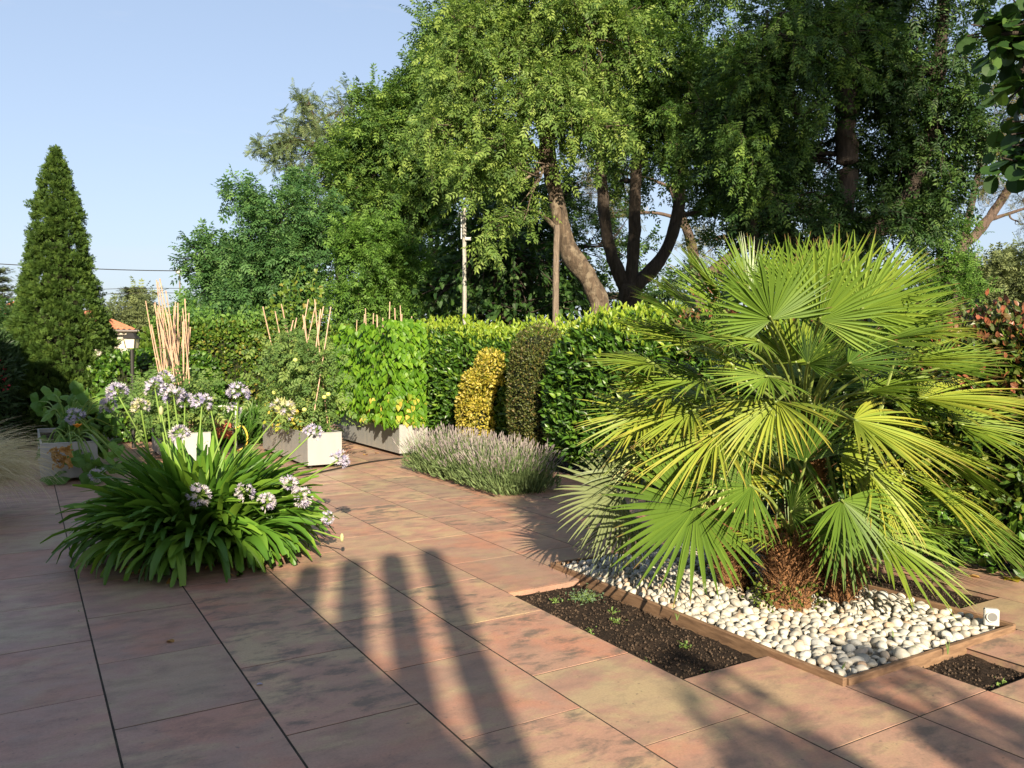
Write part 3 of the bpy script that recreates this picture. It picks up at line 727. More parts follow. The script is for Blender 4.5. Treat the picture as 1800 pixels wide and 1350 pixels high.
def weed(px, py, n, L, mat, label, group, spread=.04, up=.7, name='seedling', tl=tpl_leaf(.28)):
    c = GR(px, py, -.03); t = thing(name, label, 'plant', c, group)
    mb = MB(); P = c + np.stack([rng.normal(0, spread, n), rng.normal(0, spread, n), np.abs(rng.normal(0, spread * up, n))], 1)
    place(mb, tl, P, rv(n) + UP * up, UP + rv(n, .4), rng.uniform(.6, 1.2, n) * L); mb.build('leaves', mat, t)
    mb = MB()
    for k in range(0, n, 3): tube(mb, [c, (c + P[k]) / 2 + [0, 0, .005], P[k]], .0012, 3, cap=False)
    mb.build('stems', M['stalk'], t)
weed(1030, 1055, 180, .022, M['weed_blue'], 'low blue-green clump of seedlings at the far end of the dark soil bed', None, .055, .5, 'soil_weed')
for px, py, lab in ((975, 1058, 'pale green seedling in the far left corner of the dark soil bed'), (1075, 1078, 'spreading seedling in the dark soil bed right of the blue-green clump'), (1085, 1095, 'yellowish seedling in the middle of the dark soil bed'),
               (1040, 1112, 'tuft of small yellow-green seedlings near the paving edge of the dark soil bed'), (1140, 1175, 'tiny seedling close to the near corner of the dark soil bed'), (1205, 1138, 'lone seedling by the board of the dark soil bed'), (1250, 1190, 'blue-green seedling at the near right corner of the dark soil bed')):
    weed(px, py, random.randint(12, 26), .02, M['weed'], lab, 'seedlings in the dark soil bed', .022, .6)
weed(1760, 1205, 24, .02, M['weed'], 'seedling in the small front soil bed', None, .02, .5)
weed(1705, 1068, 24, .02, M['weed'], 'seedling at the near corner of the rear soil bed', None, .02, .5)
for px, py, h, lab in ((1666, 1150, .09, 'tall grass blade growing through the pebbles near the front board'), (1610, 1150, .05, 'short green blade in the pebbles'), (1570, 1125, .06, 'pale grass shoot among the middle pebbles'), (1190, 1090, .06, 'grass shoot in the pebbles by the left board'), (1480, 1180, .05, 'dark grass shoot near the front corner of the pebble bed')):
    c = GR(px, py, .02); mb = MB()
    for k in range(3):
        e = c + [random.uniform(-.02, .02), random.uniform(-.02, .02), h * random.uniform(.6, 1)]
        tube(mb, smooth_path([c, (c + e) / 2 + [.003, 0, .004], e], 4), [.003, .0025, .0006], 4)
    tag(mb.build('grass_shoot', M['weed'], loc=tuple(c)), lab, 'grass')
def fallen(px, py, L, mat, label, name='fallen_leaf', z=.002):
    c = GR(px, py, z); mb = MB(); a = random.uniform(0, 6.28)
    place(mb, tpl_leaf(.42, .14, .1), [c], [[math.cos(a), math.sin(a), .02]], [[.1, .1, 1]], [L]); tag(mb.build(name, mat, loc=tuple(c)), label, 'leaf')
fallen(293, 1126, .055, M['dry'], 'small dry yellow leaf on the dark paving left of centre')
fallen(640, 800, .10, M['dry'], 'dry curled leaf on the paving beside the second zinc planter')
fallen(665, 797, .08, M['dry'], 'dry leaf under the shade of the bean planter')
fallen(1700, 1012, .09, M['dry'], 'orange-brown leaf at the foot of the right hedge')
fallen(1790, 1024, .14, M['gold'], 'long yellow leaf on the path by the right hedge')
fallen(1765, 1020, .12, M['gold'], 'yellow leaf next to the long one on the hedge path')
fallen(450, 1204, .035, M['umbel'], 'fallen lilac petal on the paving', 'fallen_petal')
weed(143, 1087, 16, .035, M['weed'], 'small weed growing from the paving joint at the left', None, .03, .3, 'joint_weed')

# ------------------------------------------------------------------ agapanthus
AC = np.array([AG[0], AG[1], 0.0])
aga = thing('agapanthus', 'big clump of agapanthus with arching strap leaves and lilac flower heads', 'plant', AC)
mb = MB()
n = 1120
st = np.linspace(0, 1, 9)
for i in range(n):
    a = random.uniform(0, 6.283); q = random.random() ** .78; r0 = .46 * q if q > .5 else .5 * q
    base = AC + np.array([math.cos(a) * r0, math.sin(a) * r0, -.03]); a2 = a + random.gauss(0, .8)
    out = np.array([math.cos(a2), math.sin(a2), 0]); L = random.uniform(.66, 1.02) * (1 - .28 * q)
    e0 = rad(random.uniform(68, 89) - 15 * q); arch = rad(random.uniform(45, 135)) * (.42 + .78 * q)
    if q < .55: arch *= random.uniform(.7, 1.2)
    elif random.random() < .25: arch *= 1.35
    ang = e0 - arch * st ** 1.25
    step = L / 8
    cen = base + np.cumsum(np.stack([out[0] * np.cos(ang), out[1] * np.cos(ang), np.sin(ang)], 1) * step, 0)
    cen[:, 2] = np.maximum(cen[:, 2], .012 + .02 * random.random())
    t = unit(np.gradient(cen, axis=0)); bn = unit(np.cross(t, UP) + 1e-6); nn = np.cross(bn, t)
    tw = random.gauss(0, .5); bn2 = bn * math.cos(tw) + nn * math.sin(tw); nn2 = np.cross(bn2, t)
    wd = random.uniform(.018, .031) * np.array([.7, .85, .95, 1, 1, 1, .95, .82, .34])
    if random.random() < .06: wd[-1] = wd[-2] * .9
    V = np.stack([cen - bn2 * wd[:, None] + nn2 * wd[:, None] * .35, cen, cen + bn2 * wd[:, None] + nn2 * wd[:, None] * .35], 1).reshape(-1, 3)
    F = []
    for j in range(8): F += [[j * 3, j * 3 + 3, j * 3 + 4, j * 3 + 1], [j * 3 + 1, j * 3 + 4, j * 3 + 5, j * 3 + 2]]
    mb.add(V, F, random.random(), np.repeat(st, 3))
mb.build('leaves', M['aga'], aga, smooth=True)
mb = MB(); k = 60; a = rng.uniform(0, 6.28, k); P = AC + np.stack([np.cos(a) * rng.uniform(.3, .75, k), np.sin(a) * rng.uniform(.3, .75, k), np.full(k, .012)], 1)
place(mb, tpl_leaf(.10, .05, .2), P, np.stack([np.cos(a), np.sin(a), 0 * a], 1) + rv(k, .5) * [1, 1, .05], UP + rv(k, .1), rng.uniform(.06, .2, k)); mb.build('dry_leaves', M['dry'], aga)
ZA = float(AC @ FW)
heads = [ # px,py,dz,size(px dia),kind
 (205, 684, .1, 48, 'l'), (190, 708, .2, 40, 'w'), (247, 710, -.1, 42, 'g'), (283, 718, 0, 14, 'b'), (133, 727, .1, 42, 'l'), (316, 757, -.2, 46, 'w'),
 (272, 676, .5, 48, 'l'), (305, 690, .6, 50, 'l'), (290, 662, .7, 40, 'l'), (355, 702, .4, 44, 'l'), (325, 700, .7, 40, 'l'), (419, 684, .1, 50, 'l'), (412, 715, .2, 34, 'w'),
 (497, 712, .4, 56, 'g'), (549, 756, .2, 44, 'l'), (596, 802, .2, 46, 'l'), (350, 864, -.62, 54, 'w'), (430, 860, -.45, 46, 'w'), (468, 877, -.55, 42, 'w'), (507, 846, -.15, 44, 'w'),
 (530, 868, -.2, 48, 'w'), (575, 906, -.25, 34, 'l'), (172, 831, .1, 38, 'w'), (601, 941, -.25, 13, 'b'), (370, 712, .5, 12, 'b')]
for (px, py, dz, dia, kind) in heads:
    h = PT(px, py + (0 if kind != 'b' else 4), ZA + dz); R = .74 * dia / 2 / FPX * (ZA + dz)
    b = AC + np.array([random.uniform(-.3, .3), random.uniform(-.3, .3), .05]); b = b * .6 + np.array([h[0], h[1], .05]) * .4 if np.linalg.norm((h - AC)[:2]) < .6 else b * .75 + np.array([h[0], h[1], .06]) * .25
    low = h[2] < .55
    mid = (b + h) / 2 + (UP * .14 if low else UP * .02) + (h - b) * [-.10, -.10, 0] + rv(1, .012)[0]
    cpt = h - UP * R * .35
    mb = MB(); pth = smooth_path([b, mid, cpt], 8); tube(mb, pth, [.009, .008, .006], 7)
    stalk = mb.build('flower_stalk', M['stalk'], aga, smooth=True)
    axis = unit(unit(pth[-1] - pth[-3]) + UP * .25)
    mb = MB()
    if kind == 'b':
        v = ICO2[0] * [R * .75, R * .75, R * 1.7]; mb.add(v + h, ICO2[1], .5)
        mb.build('flower_bud', M['umbel_green'], stalk, smooth=True); continue
    nf = random.randint(46, 62) if dia > 38 else random.randint(28, 36)
    dv = unit(rv(nf * 2)); dv = dv[(dv @ axis) > -.45][:nf]; nf = len(dv)
    ped = MB()
    for d in dv:
        L = R * random.uniform(.62, .86)
        tip = cpt + d * L + UP * .0
        tube(ped, [cpt, tip], [.0018, .0014], 3, cap=False)
        fl = R * random.uniform(.30, .44); ref = unit(np.cross(d, [.3, .5, .8])); b2 = np.cross(d, ref); r0 = random.random()
        if random.random() < .25:
            tube(mb, [tip, tip + d * fl * .5, tip + d * fl], [.002, .0045, .002], 5, r0); continue
        k = 6; aa = np.linspace(0, 6.283, k, endpoint=False) + random.random()
        o_ = (ref[None] * np.cos(aa)[:, None] + b2[None] * np.sin(aa)[:, None])
        place(mb, tpl_quad(.20, .0), np.repeat(tip[None], k, 0), d[None] * .85 + o_ * .62, o_ * -.85 + d[None] * .6, np.full(k, fl * 1.15), None, np.clip(r0 + rng.normal(0, .1, k), 0, 1))
    fo = mb.build('flower_head', M[{'l': 'umbel', 'w': 'umbel_white', 'g': 'umbel_green'}[kind]], stalk)
    # pedicels belong to the stalk's look
    ped2 = ped.build('flower_pedicels', M['stalk'], stalk)

# ------------------------------------------------------------------ zinc planters
def planter(x0, y0, wx, ly, h, label):
    t = thing('zinc_planter', label, 'planter', (x0 + wx / 2, y0 + ly / 2, 0), 'zinc planters in the vegetable corner')
    z0 = .05; th = .012
    mb = MB(); F = []
    o = [(x0, y0), (x0 + wx, y0), (x0 + wx, y0 + ly), (x0, y0 + ly)]
    i_ = [(x0 + th, y0 + th), (x0 + wx - th, y0 + th), (x0 + wx - th, y0 + ly - th), (x0 + th, y0 + ly - th)]
    V = [(*p, z0) for p in o] + [(*p, z0 + h) for p in o] + [(*p, z0 + h) for p in i_] + [(*p, z0 + .03) for p in i_]
    for k in range(4):
        l = (k + 1) % 4; F += [[k, l, 4 + l, 4 + k], [4 + k, 4 + l, 8 + l, 8 + k], [8 + k, 8 + l, 12 + l, 12 + k]]
    F += [[3, 2, 1, 0], [12, 13, 14, 15]]
    mb.add(V, F); mb.build('box', M['zinc'], t)
    mb = MB()
    for (a, b, c, d) in ((x0 - .004, x0 + wx + .004, y0 - .004, y0 + .018), (x0 - .004, x0 + wx + .004, y0 + ly - .018, y0 + ly + .004), (x0 - .004, x0 + .018, y0 + .018, y0 + ly - .018), (x0 + wx - .018, x0 + wx + .004, y0 + .018, y0 + ly - .018)):
        bbox(mb, ((a + b) / 2, (c + d) / 2, z0 + h + .004), (b - a, d - c, .012), .003)
    mb.build('rim', M['zinc'], t)
    mb = MB(); mb.add(*lumpy_sheet(x0 + .013, x0 + wx - .013, y0 + .013, y0 + ly - .013, z0 + h - .05, .012, .06)); mb.build('soil_fill', M['soil'], t)
    for px in (x0 + .06, x0 + wx - .06):
        for py in (y0 + .08, y0 + ly - .08):
            mb = MB(); tube(mb, [(px, py, 0), (px, py, z0 - .001)], .03, 14); mb.build('foot', M['black'], t)
    return t
planter(.16, 11.05, .60, 2.2, .42, 'shaded zinc planter overgrown by squash leaves at the far left')
planter(1.70, 11.5, .46, 2.2, .42, 'zinc planter below the bundle of bare bamboo canes')
planter(3.22, 10.62, .47, 2.35, .42, 'sunlit zinc planter full of tomato plants')
planter(4.78, 11.2, .46, 2.5, .42, 'zinc planter of climbing beans behind the lavender')

def cane(a, b, label, group):
    a = np.asarray(a); b = np.asarray(b); L = np.linalg.norm(b - a); mb = MB()
    k = max(4, int(L / .22)); ts = []
    rr = []
    for i in range(k):
        ts += [i / k, (i + .93) / k, (i + .965) / k]; rr += [1, 1, 1.22]
    ts.append(1); rr.append(1)
    path = np.array([a + (b - a) * t for t in ts]); bow = unit(np.cross(b - a, [random.random(), random.random(), .2])) * random.uniform(-.02, .02)
    path = path + bow * np.sin(np.array(ts) * math.pi)[:, None]
    r0 = random.uniform(.0068, .0092)
    tube(mb, path, np.array(rr) * r0, 6, random.random())
    tag(mb.build('bamboo_cane', M['cane'], loc=tuple(a)), label, 'cane', group)
# bundle: crossing canes, in planter 2
for k in range(36):
    x = random.uniform(1.66, 1.98); y = 11.75 + 1.35 * k / 36; lean = random.choice([-1, 1]) * random.uniform(.04, .26)
    top = random.choice([2.1, 2.15, 2.2, 2.0, 2.3]) + random.uniform(-.1, .1)
    if k in (4, 12, 20): top = 2.55
    cane((1.9 + random.uniform(-.14, .14), y, .42), (1.80 + lean, y + random.uniform(-.1, .1), top), 'pale bamboo cane in the dense crossing bundle of canes', 'canes of the bare bundle')
for k in range(14):
    y = 10.75 + 2.05 * k / 13; s = 1 if k % 2 else -1
    cane((3.45 + s * .16, y, .40), (3.45 - s * random.uniform(.0, .25), y + random.uniform(-.08, .08), random.uniform(2.05, 2.35)), 'bamboo cane rising from the tomato planter', 'canes among the tomatoes')
for k in range(12):
    y = 11.3 + 2.2 * k / 11; s = 1 if k % 2 else -1
    cane((5.0 + s * .17, y, .40), (5.0 + s * random.uniform(.08, .2), y + random.uniform(-.06, .06), random.uniform(2.1, 2.35)), 'bamboo cane sticking out of the climbing beans', 'canes among the beans')
mb = MB(); tube(mb, smooth_path([(1.52, 11.7, 1.62), (1.80, 12.3, 1.60), (2.0, 12.9, 1.62)], 4), .006, 5)
tag(mb.build('tie_cane', M['cane'], loc=(1.52, 11.7, 1.62)), 'thin level cane tied across the bundle of canes', 'cane')

# tomatoes
tom = thing('tomato_plants', 'feathery grey-green tomato plants tied to canes in the sunlit planter', 'plant', (3.45, 11.7, .4))
mb = MB(); n = 2600
P = np.stack([3.45 + rng.normal(0, .20, n), rng.uniform(10.7, 12.95, n), .48 + 1.42 * rng.random(n) ** .9], 1)
P[:, 0] += .14 * lump(P, 2.2, 3); keep = P[:, 2] < 1.65 + .35 * lump(P * [0, 1, 0], 3.0, 2); P = P[keep]; n = len(P)
place(mb, tpl_pinnate(3, .11, .42), P, rv(n) + [-.35, -.5, -.35], rv(n, .5) + UP + [-.3, -.5, 0], rng.uniform(.09, .17, n))
mb.build('leaves', M['tomato'], tom)
mb = MB()
for k in range(16):
    y = 10.8 + 2.0 * k / 15; x = 3.45 + random.uniform(-.15, .15)
    tube(mb, smooth_path([(x, y, .4), (x + random.uniform(-.1, .1), y + .05, 1.0), (x + random.uniform(-.15, .15), y, 1.7)], 5), [.007, .005, .003], 5)
mb.build('stems', M['stalk'], tom)
for (px, py, z) in ((577, 693, 11.0), (570, 698, 11.05), (519, 633, 11.2), (482, 690, 11.5), (535, 720, 11.0)):
    c = PT(px, py, z - .25); mb = MB(); mb.add(ICO3[0] * .032 * [1, 1, .9] + c, ICO3[1]); mb.build('fruit', M['tomato_fruit'], tom, smooth=True)
mb = MB(); n = 260; P = np.stack([3.30 + rng.normal(0, .07, n), rng.uniform(11.0, 12.8, n), .45 + .35 * rng.random(n)], 1)
place(mb, tpl_leaf(.42), P, rv(n) + [-.6, -.5, -.3], rv(n, .5) + UP * .6 + [-.6, -.6, 0], rng.uniform(.05, .09, n)); mb.build('old_leaves', M['bean_old'], tom)['label'] = 'yellowing lower leaves'
tm2 = thing('tomato_plants', 'pale green tomato plants under the bare bundle of canes', 'plant', (1.9, 12.4, .4))
mb = MB(); n = 1700
P = np.stack([1.86 + rng.normal(0, .26, n), rng.uniform(11.5, 13.7, n), .46 + .75 * rng.random(n)], 1); P[:, 0] += .14 * lump(P, 2.2, 8)
place(mb, tpl_pinnate(3, .11, .42), P, rv(n) + [-.35, -.5, -.1], rv(n, .5) + UP + [-.3, -.5, 0], rng.uniform(.10, .18, n)); mb.build('leaves', M['tomato'], tm2)
mb = MB()
for k in range(10): tube(mb, smooth_path([(1.9, 11.6 + .2 * k, .4), (1.85, 11.65 + .2 * k, .7), (1.8, 11.6 + .2 * k, 1.0)], 4), .006, 5)
mb.build('stems', M['stalk'], tm2)

# beans
bn = thing('climbing_beans', 'climbing beans with bright heart-shaped leaves in the planter behind the lavender', 'plant', (5.0, 12.4, .4))
mb = MB(); n = 2700
P = np.stack([5.0 + rng.normal(0, .19, n), rng.uniform(11.15, 13.95, n), .5 + 1.56 * rng.random(n)], 1)
sgn = np.where(rng.random(n) < .7, -1, 1); P[:, 0] = 4.94 + sgn * (.14 + .14 * rng.random(n)) + .05 * lump(P, 3, 1)
endm = rng.random(n) < .22; P[endm, 1] = 11.12 + .14 * rng.random(endm.sum()); P[endm, 0] = 4.94 + rng.uniform(-.27, .25, endm.sum())
topz = 1.90 + .22 * lump(P * [0, 1, 0], 4, 2); P[:, 0] += .07 * lump(P, 5.5, 3); P[:, 1] += .08 * lump(P, 4.5, 7); P[:, 2] = np.minimum(P[:, 2], topz + .1 * rng.random(n))
out = np.stack([np.where(endm, 0, sgn), np.where(endm, -1.3, -.35), np.full(n, .35)], 1)
place(mb, tpl_heart(.46), P, np.stack([rng.normal(0, .35, n), rng.normal(0, .35, n), np.full(n, -1.0)], 1) + out * .35, out + rv(n, .35), rng.uniform(.07, .125, n), None, rng.random(n) * .93 + .0)
mb.build('leaves', M['bean'], bn)
mb = MB(); n = 80; P = np.stack([4.96 + rng.uniform(-.30, .22, n), np.where(rng.random(n) < .5, 11.12 + .1 * rng.random(n), rng.uniform(11.2, 13, n)), .48 + .45 * rng.random(n) ** 1.3], 1)
P[P[:, 1] > 11.25, 0] = 4.68 + .06 * rng.random((P[:, 1] > 11.25).sum())
place(mb, tpl_heart(.46), P, rv(n, .4) + [-.2, -.2, -1], rv(n, .4) + [-.5, -1, .3], rng.uniform(.07, .11, n)); mb.build('old_leaves', M['bean_old'], bn)['label'] = 'yellow lower leaves'
mb = MB()
for k in range(14): tube(mb, smooth_path([(5.0 + random.uniform(-.15, .15), 11.3 + 2.3 * k / 13, .4), (5.0 + random.uniform(-.2, .2), 11.3 + 2.3 * k / 13, 1.2), (5, 11.3 + 2.3 * k / 13, 1.95)], 5), .004, 4)
mb.build('stems', M['stalk'], bn)

# squash
sq = thing('squash_plant', 'squash plant with large lobed leaves spilling over the shaded planter', 'plant', (.5, 11.3, .4))
def lobed(mb, c, d, n, L, rnd):
    d = unit(d); b = unit(np.cross(n, d)); n = np.cross(d, b); K = 30
    th = np.linspace(-2.7, 2.7, K); lob = .42 + .55 * np.abs(np.cos(th * 1.28)) ** 1.1 + .05 * np.cos(th * 9.7); lob = lob * (.75 + .25 * np.cos(th * .5))
    V = [c]; 
    for a, r in zip(th, lob):
        V.append(c + (d * math.cos(a) + b * math.sin(a)) * r * L * .6 + n * (.10 * L * math.cos(a * 2.56) - .10 * L * r))
    for a, r in zip(th, lob):
        V.append(c + (d * math.cos(a) + b * math.sin(a)) * r * L * .3 + n * (.05 * L * math.cos(a * 2.56) + .02 * L))
    F4 = [[1 + K + i, 1 + i, 2 + i, 2 + K + i] for i in range(K - 1)]; F3 = [[0, 1 + K + i, 2 + K + i] for i in range(K - 1)]
    n0 = mb.n; mb.add(V, F4, rnd); mb.F.append(np.array(F3) + n0)
mb = MB(); sm = MB()
for k in range(60):
    if k < 50:
        px, py, z = random.uniform(60, 215), random.uniform(690, 800), random.uniform(9.8, 11.2)
    else: px, py, z = random.uniform(125, 205), random.uniform(790, 835), random.uniform(9.3, 9.7)
    c = PT(px, py, z); nn = np.array([random.uniform(-.4, .6), -.8, 1.0]) + rv(1, .35)[0]
    lobed(mb, c, rv(1)[0] + [0, -.6, -.5], nn, random.uniform(.22, .33), random.random())
    tube(sm, smooth_path([(random.uniform(.3, .65), random.uniform(11.2, 11.9), .42), (c + [.45, 11.4, .6]) / 2 + [0, 0, .12], c], 5), [.012, .008, .006], 6)
c = PT(100, 842, 9.5); lobed(mb, c + [0, 0, .02], [-1, -.2, -.1], [.1, -.5, 1], .30, .2)
mb.build('leaves', M['squash'], sq); sm.build('stems', M['stalk'], sq)
mb = MB(); c = PT(136, 752, 9.75)
for a in np.linspace(0, 6.28, 6, endpoint=False):
    o_ = RT * math.cos(a) - FW * math.sin(a); place(mb, tpl_leaf(.34, .05, .1), [c], [o_ * .9 + UP * .8], [UP - o_], [.085])
mb.build('flower', M['orange_flower'], sq)
mb = MB(); n = 60; P = np.array([PT(random.uniform(92, 125), random.uniform(785, 818), 9.35) for _ in range(n)])
place(mb, tpl_leaf(.4, .2, .3), P, rv(n) + [0, 0, -.6], rv(n), rng.uniform(.04, .10, n)); mb.build('dry_leaves', M['dry'], sq)

# hose reel, hoses
hr = GR(392, 796); hr = PT(392, 757, 12.6); hr[2] = 0
reel = thing('hose_reel', 'garden hose reel with red-brown hose wound on its drum', 'hose reel', hr)
c = hr + [0, 0, .36]; axl = unit(RT * .95 + FW * .3)
def ringdisc(c, r0, r1, th, sides=28):
    mb = MB(); tube(mb, [c - axl * th / 2, c + axl * th / 2], r1, sides); return mb
for s in (-1, 1): ringdisc(c + axl * s * .15, .03, .20, .018).build('flange', M['reel'], reel)
mb = MB()
pth = []
for i in range(460):
    a = i / 460 * 2 * math.pi * 15; x = -.13 + .26 * i / 460
    pth.append(c + axl * x + (np.cross(axl, UP) * math.cos(a) + UP * math.sin(a)) * (.135 + .01 * math.sin(i * .37)))
tube(mb, pth, .0115, 6); mb.build('wound_hose', M['hose_red'], reel)
mb = MB(); q = np.cross(axl, UP)
tube(mb, smooth_path([c - axl * .19 - UP * .3, c - axl * .19 + UP * .25, c - axl * .19 + UP * .35, c + axl * .19 + UP * .35, c + axl * .19 + UP * .25, c + axl * .19 - UP * .3], 6), .012, 8); mb.build('handle', M['white_metal'], reel)
for s in (-1, 1):
    mb = MB(); tube(mb, [c + axl * s * .17, c + axl * s * .17 + q * .18 - UP * .36], .012, 8); tube(mb, [c + axl * s * .17, c + axl * s * .17 - q * .18 - UP * .36], .012, 8); mb.build('leg', M['reel'], reel)
mb = MB(); e = c + axl * .16; tube(mb, smooth_path([e, e + axl * .13 + UP * .04, e + axl * .2 - UP * .12, e + axl * .16 - UP * .28, e + axl * .04 - UP * .335], 7), .013, 8)
tag(mb.build('yellow_hose', M['hose_yellow'], loc=tuple(e)), 'loop of yellow hose hanging from the hose reel', 'hose')
mb = MB(); pth = [GR(a, b, .014) for a, b in ((470, 842), (545, 833), (600, 822), (650, 812), (700, 806), (745, 803))]
tube(mb, smooth_path(pth, 6), .011, 7); tag(mb.build('garden_hose', M['black'], loc=tuple(pth[0])), 'thin black hose lying across the paving in front of the planters', 'hose')

# ------------------------------------------------------------------ lavender
lv = thing('lavender', 'long cushion of lavender in flower beside the laurel hedge', 'plant', (4.7, 8.8, 0))
mb = MB(); fl = MB()
n = 3400; X = rng.uniform(4.44, 4.95, n); Y = rng.uniform(7.5, 9.85, n)
for i in range(n):
    x, y = X[i], Y[i]
    ox = (x - 4.68) / .27; oy = (1 if y > 9.6 else (-1 if y < 7.8 else 0)) * 1.0
    b = np.array([x, y, -.02]); d = np.array([ox * .42 + random.gauss(0, .26) - .08, oy * .35 + random.gauss(0, .30), 1.0]); L = random.uniform(.32, .64) * (1 - .12 * abs(ox))
    d = unit(d); e = b + d * L; m_ = (b + e) / 2 + np.array([ox * .03, 0, .03])
    r = random.random()
    flower = random.random() < .56
    wv = unit(np.cross(d, rv(1)[0])) * .0022
    V = np.array([b - wv * 1.5, b + wv * 1.5, m_ + wv * 1.2, m_ - wv * 1.2, e + wv * .7, e - wv * .7]); mb.add(V, [[0, 1, 2, 3], [3, 2, 4, 5]], r)
    if flower:
        s = unit(e - m_); ln = random.uniform(.035, .065)
        tube(fl, [e - s * .01, e + s * ln * .3, e + s * ln * .75, e + s * ln], [.0025, .005, .004, .001], 4, random.random(), cap=False)
        if random.random() < .4: tube(fl, [e - s * .035, e - s * .025, e - s * .015], [.002, .005, .001], 4, random.random(), cap=False)
n = 9000
x = rng.uniform(-1, 1, n); P = np.stack([4.68 + x * .40, rng.uniform(7.42, 9.95, n), .02 + .30 * rng.random(n) * (1 - .6 * np.abs(x) ** 2)], 1)
place(mb, tpl_quad(.07), P, np.stack([x * .7, np.zeros(n), np.ones(n)], 1) + rv(n, .3), rv(n), rng.uniform(.05, .12, n))
mb.build('stems_and_leaves', M['lav_leaf'], lv); fl.build('flower_spikes', M['lav_flower'], lv)

# ------------------------------------------------------------------ hedges and shrubs
def se_points(c, r, n, e=5.0, lumps=.06, depth=.12, seed=0, lf=2.2, bottom=False, faces=None):
    """points and normals on a rounded-box body"""
    c = np.asarray(c, float); r = np.asarray(r, float)
    ar = np.array([r[1] * r[2], r[1] * r[2], r[0] * r[2], r[0] * r[2], r[0] * r[1]])
    if faces: ar = ar * np.array(faces)
    f = rng.choice(5, n, p=ar / ar.sum()); q = rng.uniform(-1, 1, (n, 3))
    q[f == 0, 0] = -1; q[f == 1, 0] = 1; q[f == 2, 1] = -1; q[f == 3, 1] = 1; q[f == 4, 2] = 1
    s = (np.abs(q) ** e).sum(1) ** (1 / e); q = q / s[:, None]
    nrm = unit(np.sign(q) * np.abs(q) ** (e - 1) / r)
    P = c + q * r
    P = P + nrm * ((lumps * lump(P, lf, seed))[:, None] - (depth * rng.random(n) ** 1.5)[:, None])
    return P, nrm
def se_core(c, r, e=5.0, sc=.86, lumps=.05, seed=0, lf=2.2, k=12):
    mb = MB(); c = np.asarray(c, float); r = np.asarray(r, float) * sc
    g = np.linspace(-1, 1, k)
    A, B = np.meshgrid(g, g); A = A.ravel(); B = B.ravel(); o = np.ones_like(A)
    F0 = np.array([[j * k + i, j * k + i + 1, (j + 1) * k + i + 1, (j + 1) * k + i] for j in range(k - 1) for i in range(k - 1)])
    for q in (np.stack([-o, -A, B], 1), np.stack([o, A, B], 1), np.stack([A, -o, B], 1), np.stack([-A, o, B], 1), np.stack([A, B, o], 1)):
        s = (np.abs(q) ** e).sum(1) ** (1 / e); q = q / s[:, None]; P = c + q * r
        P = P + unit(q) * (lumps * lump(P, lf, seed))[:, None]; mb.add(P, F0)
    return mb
M['core'] = plain('core_shade', (.018, .022, .010), .95, var=.5, scale=20, spec=.1)  # solid stand-in for inner twigs; shade inside the foliage put into its colour
def hedge(name, label, cat, c, r, n, tpl, L, mat, e=5, lumps=.06, depth=.14, seed=0, lf=2.2, up=.5, faces=None, newtop=None, group=None, outw=.6, core=True, extra=None):
    c = np.asarray(c, float); t = thing(name, label, cat, (c[0], c[1], 0), group)
    P, N = se_points(c, r, n, e, lumps, depth, seed, lf, faces=faces)
    k = P[:, 2] > .01; P, N = P[k], N[k]; m = len(P)
    mb = MB(); place(mb, tpl, P, N * outw + UP * up + rv(m, .5), N * .8 + UP * .55 + rv(m, .38), rng.uniform(.7, 1.2, m) * L)
    mb.build('leaves', mat, t)
    if newtop:                                # fresh shoots on top
        mt, k, LL, hh = newtop
        P, N = se_points(c, r, k, e, lumps, .02, seed, lf, faces=(.12, .12, .12, .12, 1))
        sel = P[:, 2] > c[2] + r[2] * .5; P, N = P[sel], N[sel]; mb = MB()
        for i in range(4):
            q = P + (UP * .9 + N * .3 + rv(len(P), .12)) * (hh * i / 3 * rng.random(len(P)))[:, None]
            place(mb, tpl, q, UP * .9 + rv(len(P), .55), rv(len(P), .6) + UP * .4 - FW * .5, rng.uniform(.7, 1.1, len(P)) * LL)
        mb.build('new_shoots', mt, t)
    if core: se_core(c, r, e, .84 if min(r) > .4 else .7, lumps, seed, lf).build('shaded_core', M['core'], t)
    return t
LA = tpl_leaf(.20, .06, .12); SM = tpl_leaf(.32, .06, .1)
hedge('laurel_hedge', 'glossy laurel hedge left of the yellow shrub, behind the bean planter', 'hedge', (6.85, 14.0, .99), (.66, 2.2, 1.00), 11000, LA, .12, M['laurel'], e=3.6, lumps=.10, lf=1.6, seed=1, newtop=(M['laurel_new'], 900, .10, .20), faces=(1.4, .1, 1, .3, 1))
hedge('laurel_hedge', 'laurel hedge between the yellow shrub and the dark rounded bush', 'hedge', (6.95, 10.9, .96), (.66, 1.3, .95), 7500, LA, .12, M['laurel'], e=3.4, lumps=.09, lf=1.6, seed=2, newtop=(M['laurel_new'], 560, .10, .2), faces=(1.4, .1, 1, .3, 1))
hedge('laurel_hedge', 'big bulging laurel hedge right behind the lavender', 'hedge', (6.64, 7.82, .97), (.95, 1.32, .99), 11500, LA, .125, M['laurel'], e=3.0, seed=3, lumps=.11, lf=1.6, newtop=(M['laurel_new'], 950, .10, .13), faces=(1.4, .1, 1, .3, 1))
hedge('box_bush', 'tall dark rounded box bush in front of the laurel hedge', 'bush', (6.14, 9.42, .90), (.50, .50, 1.0), 16000, SM, .034, M['box'], e=2.3, lumps=.05, seed=4, depth=.10)
gd = hedge('golden_shrub', 'leaning golden-yellow leaved shrub against the laurel hedge', 'bush', (6.10, 11.30, .48), (.24, .34, .52), 4200, SM, .046, M['gold'], e=2.6, lumps=.06, seed=5, depth=.08)
mb = MB()
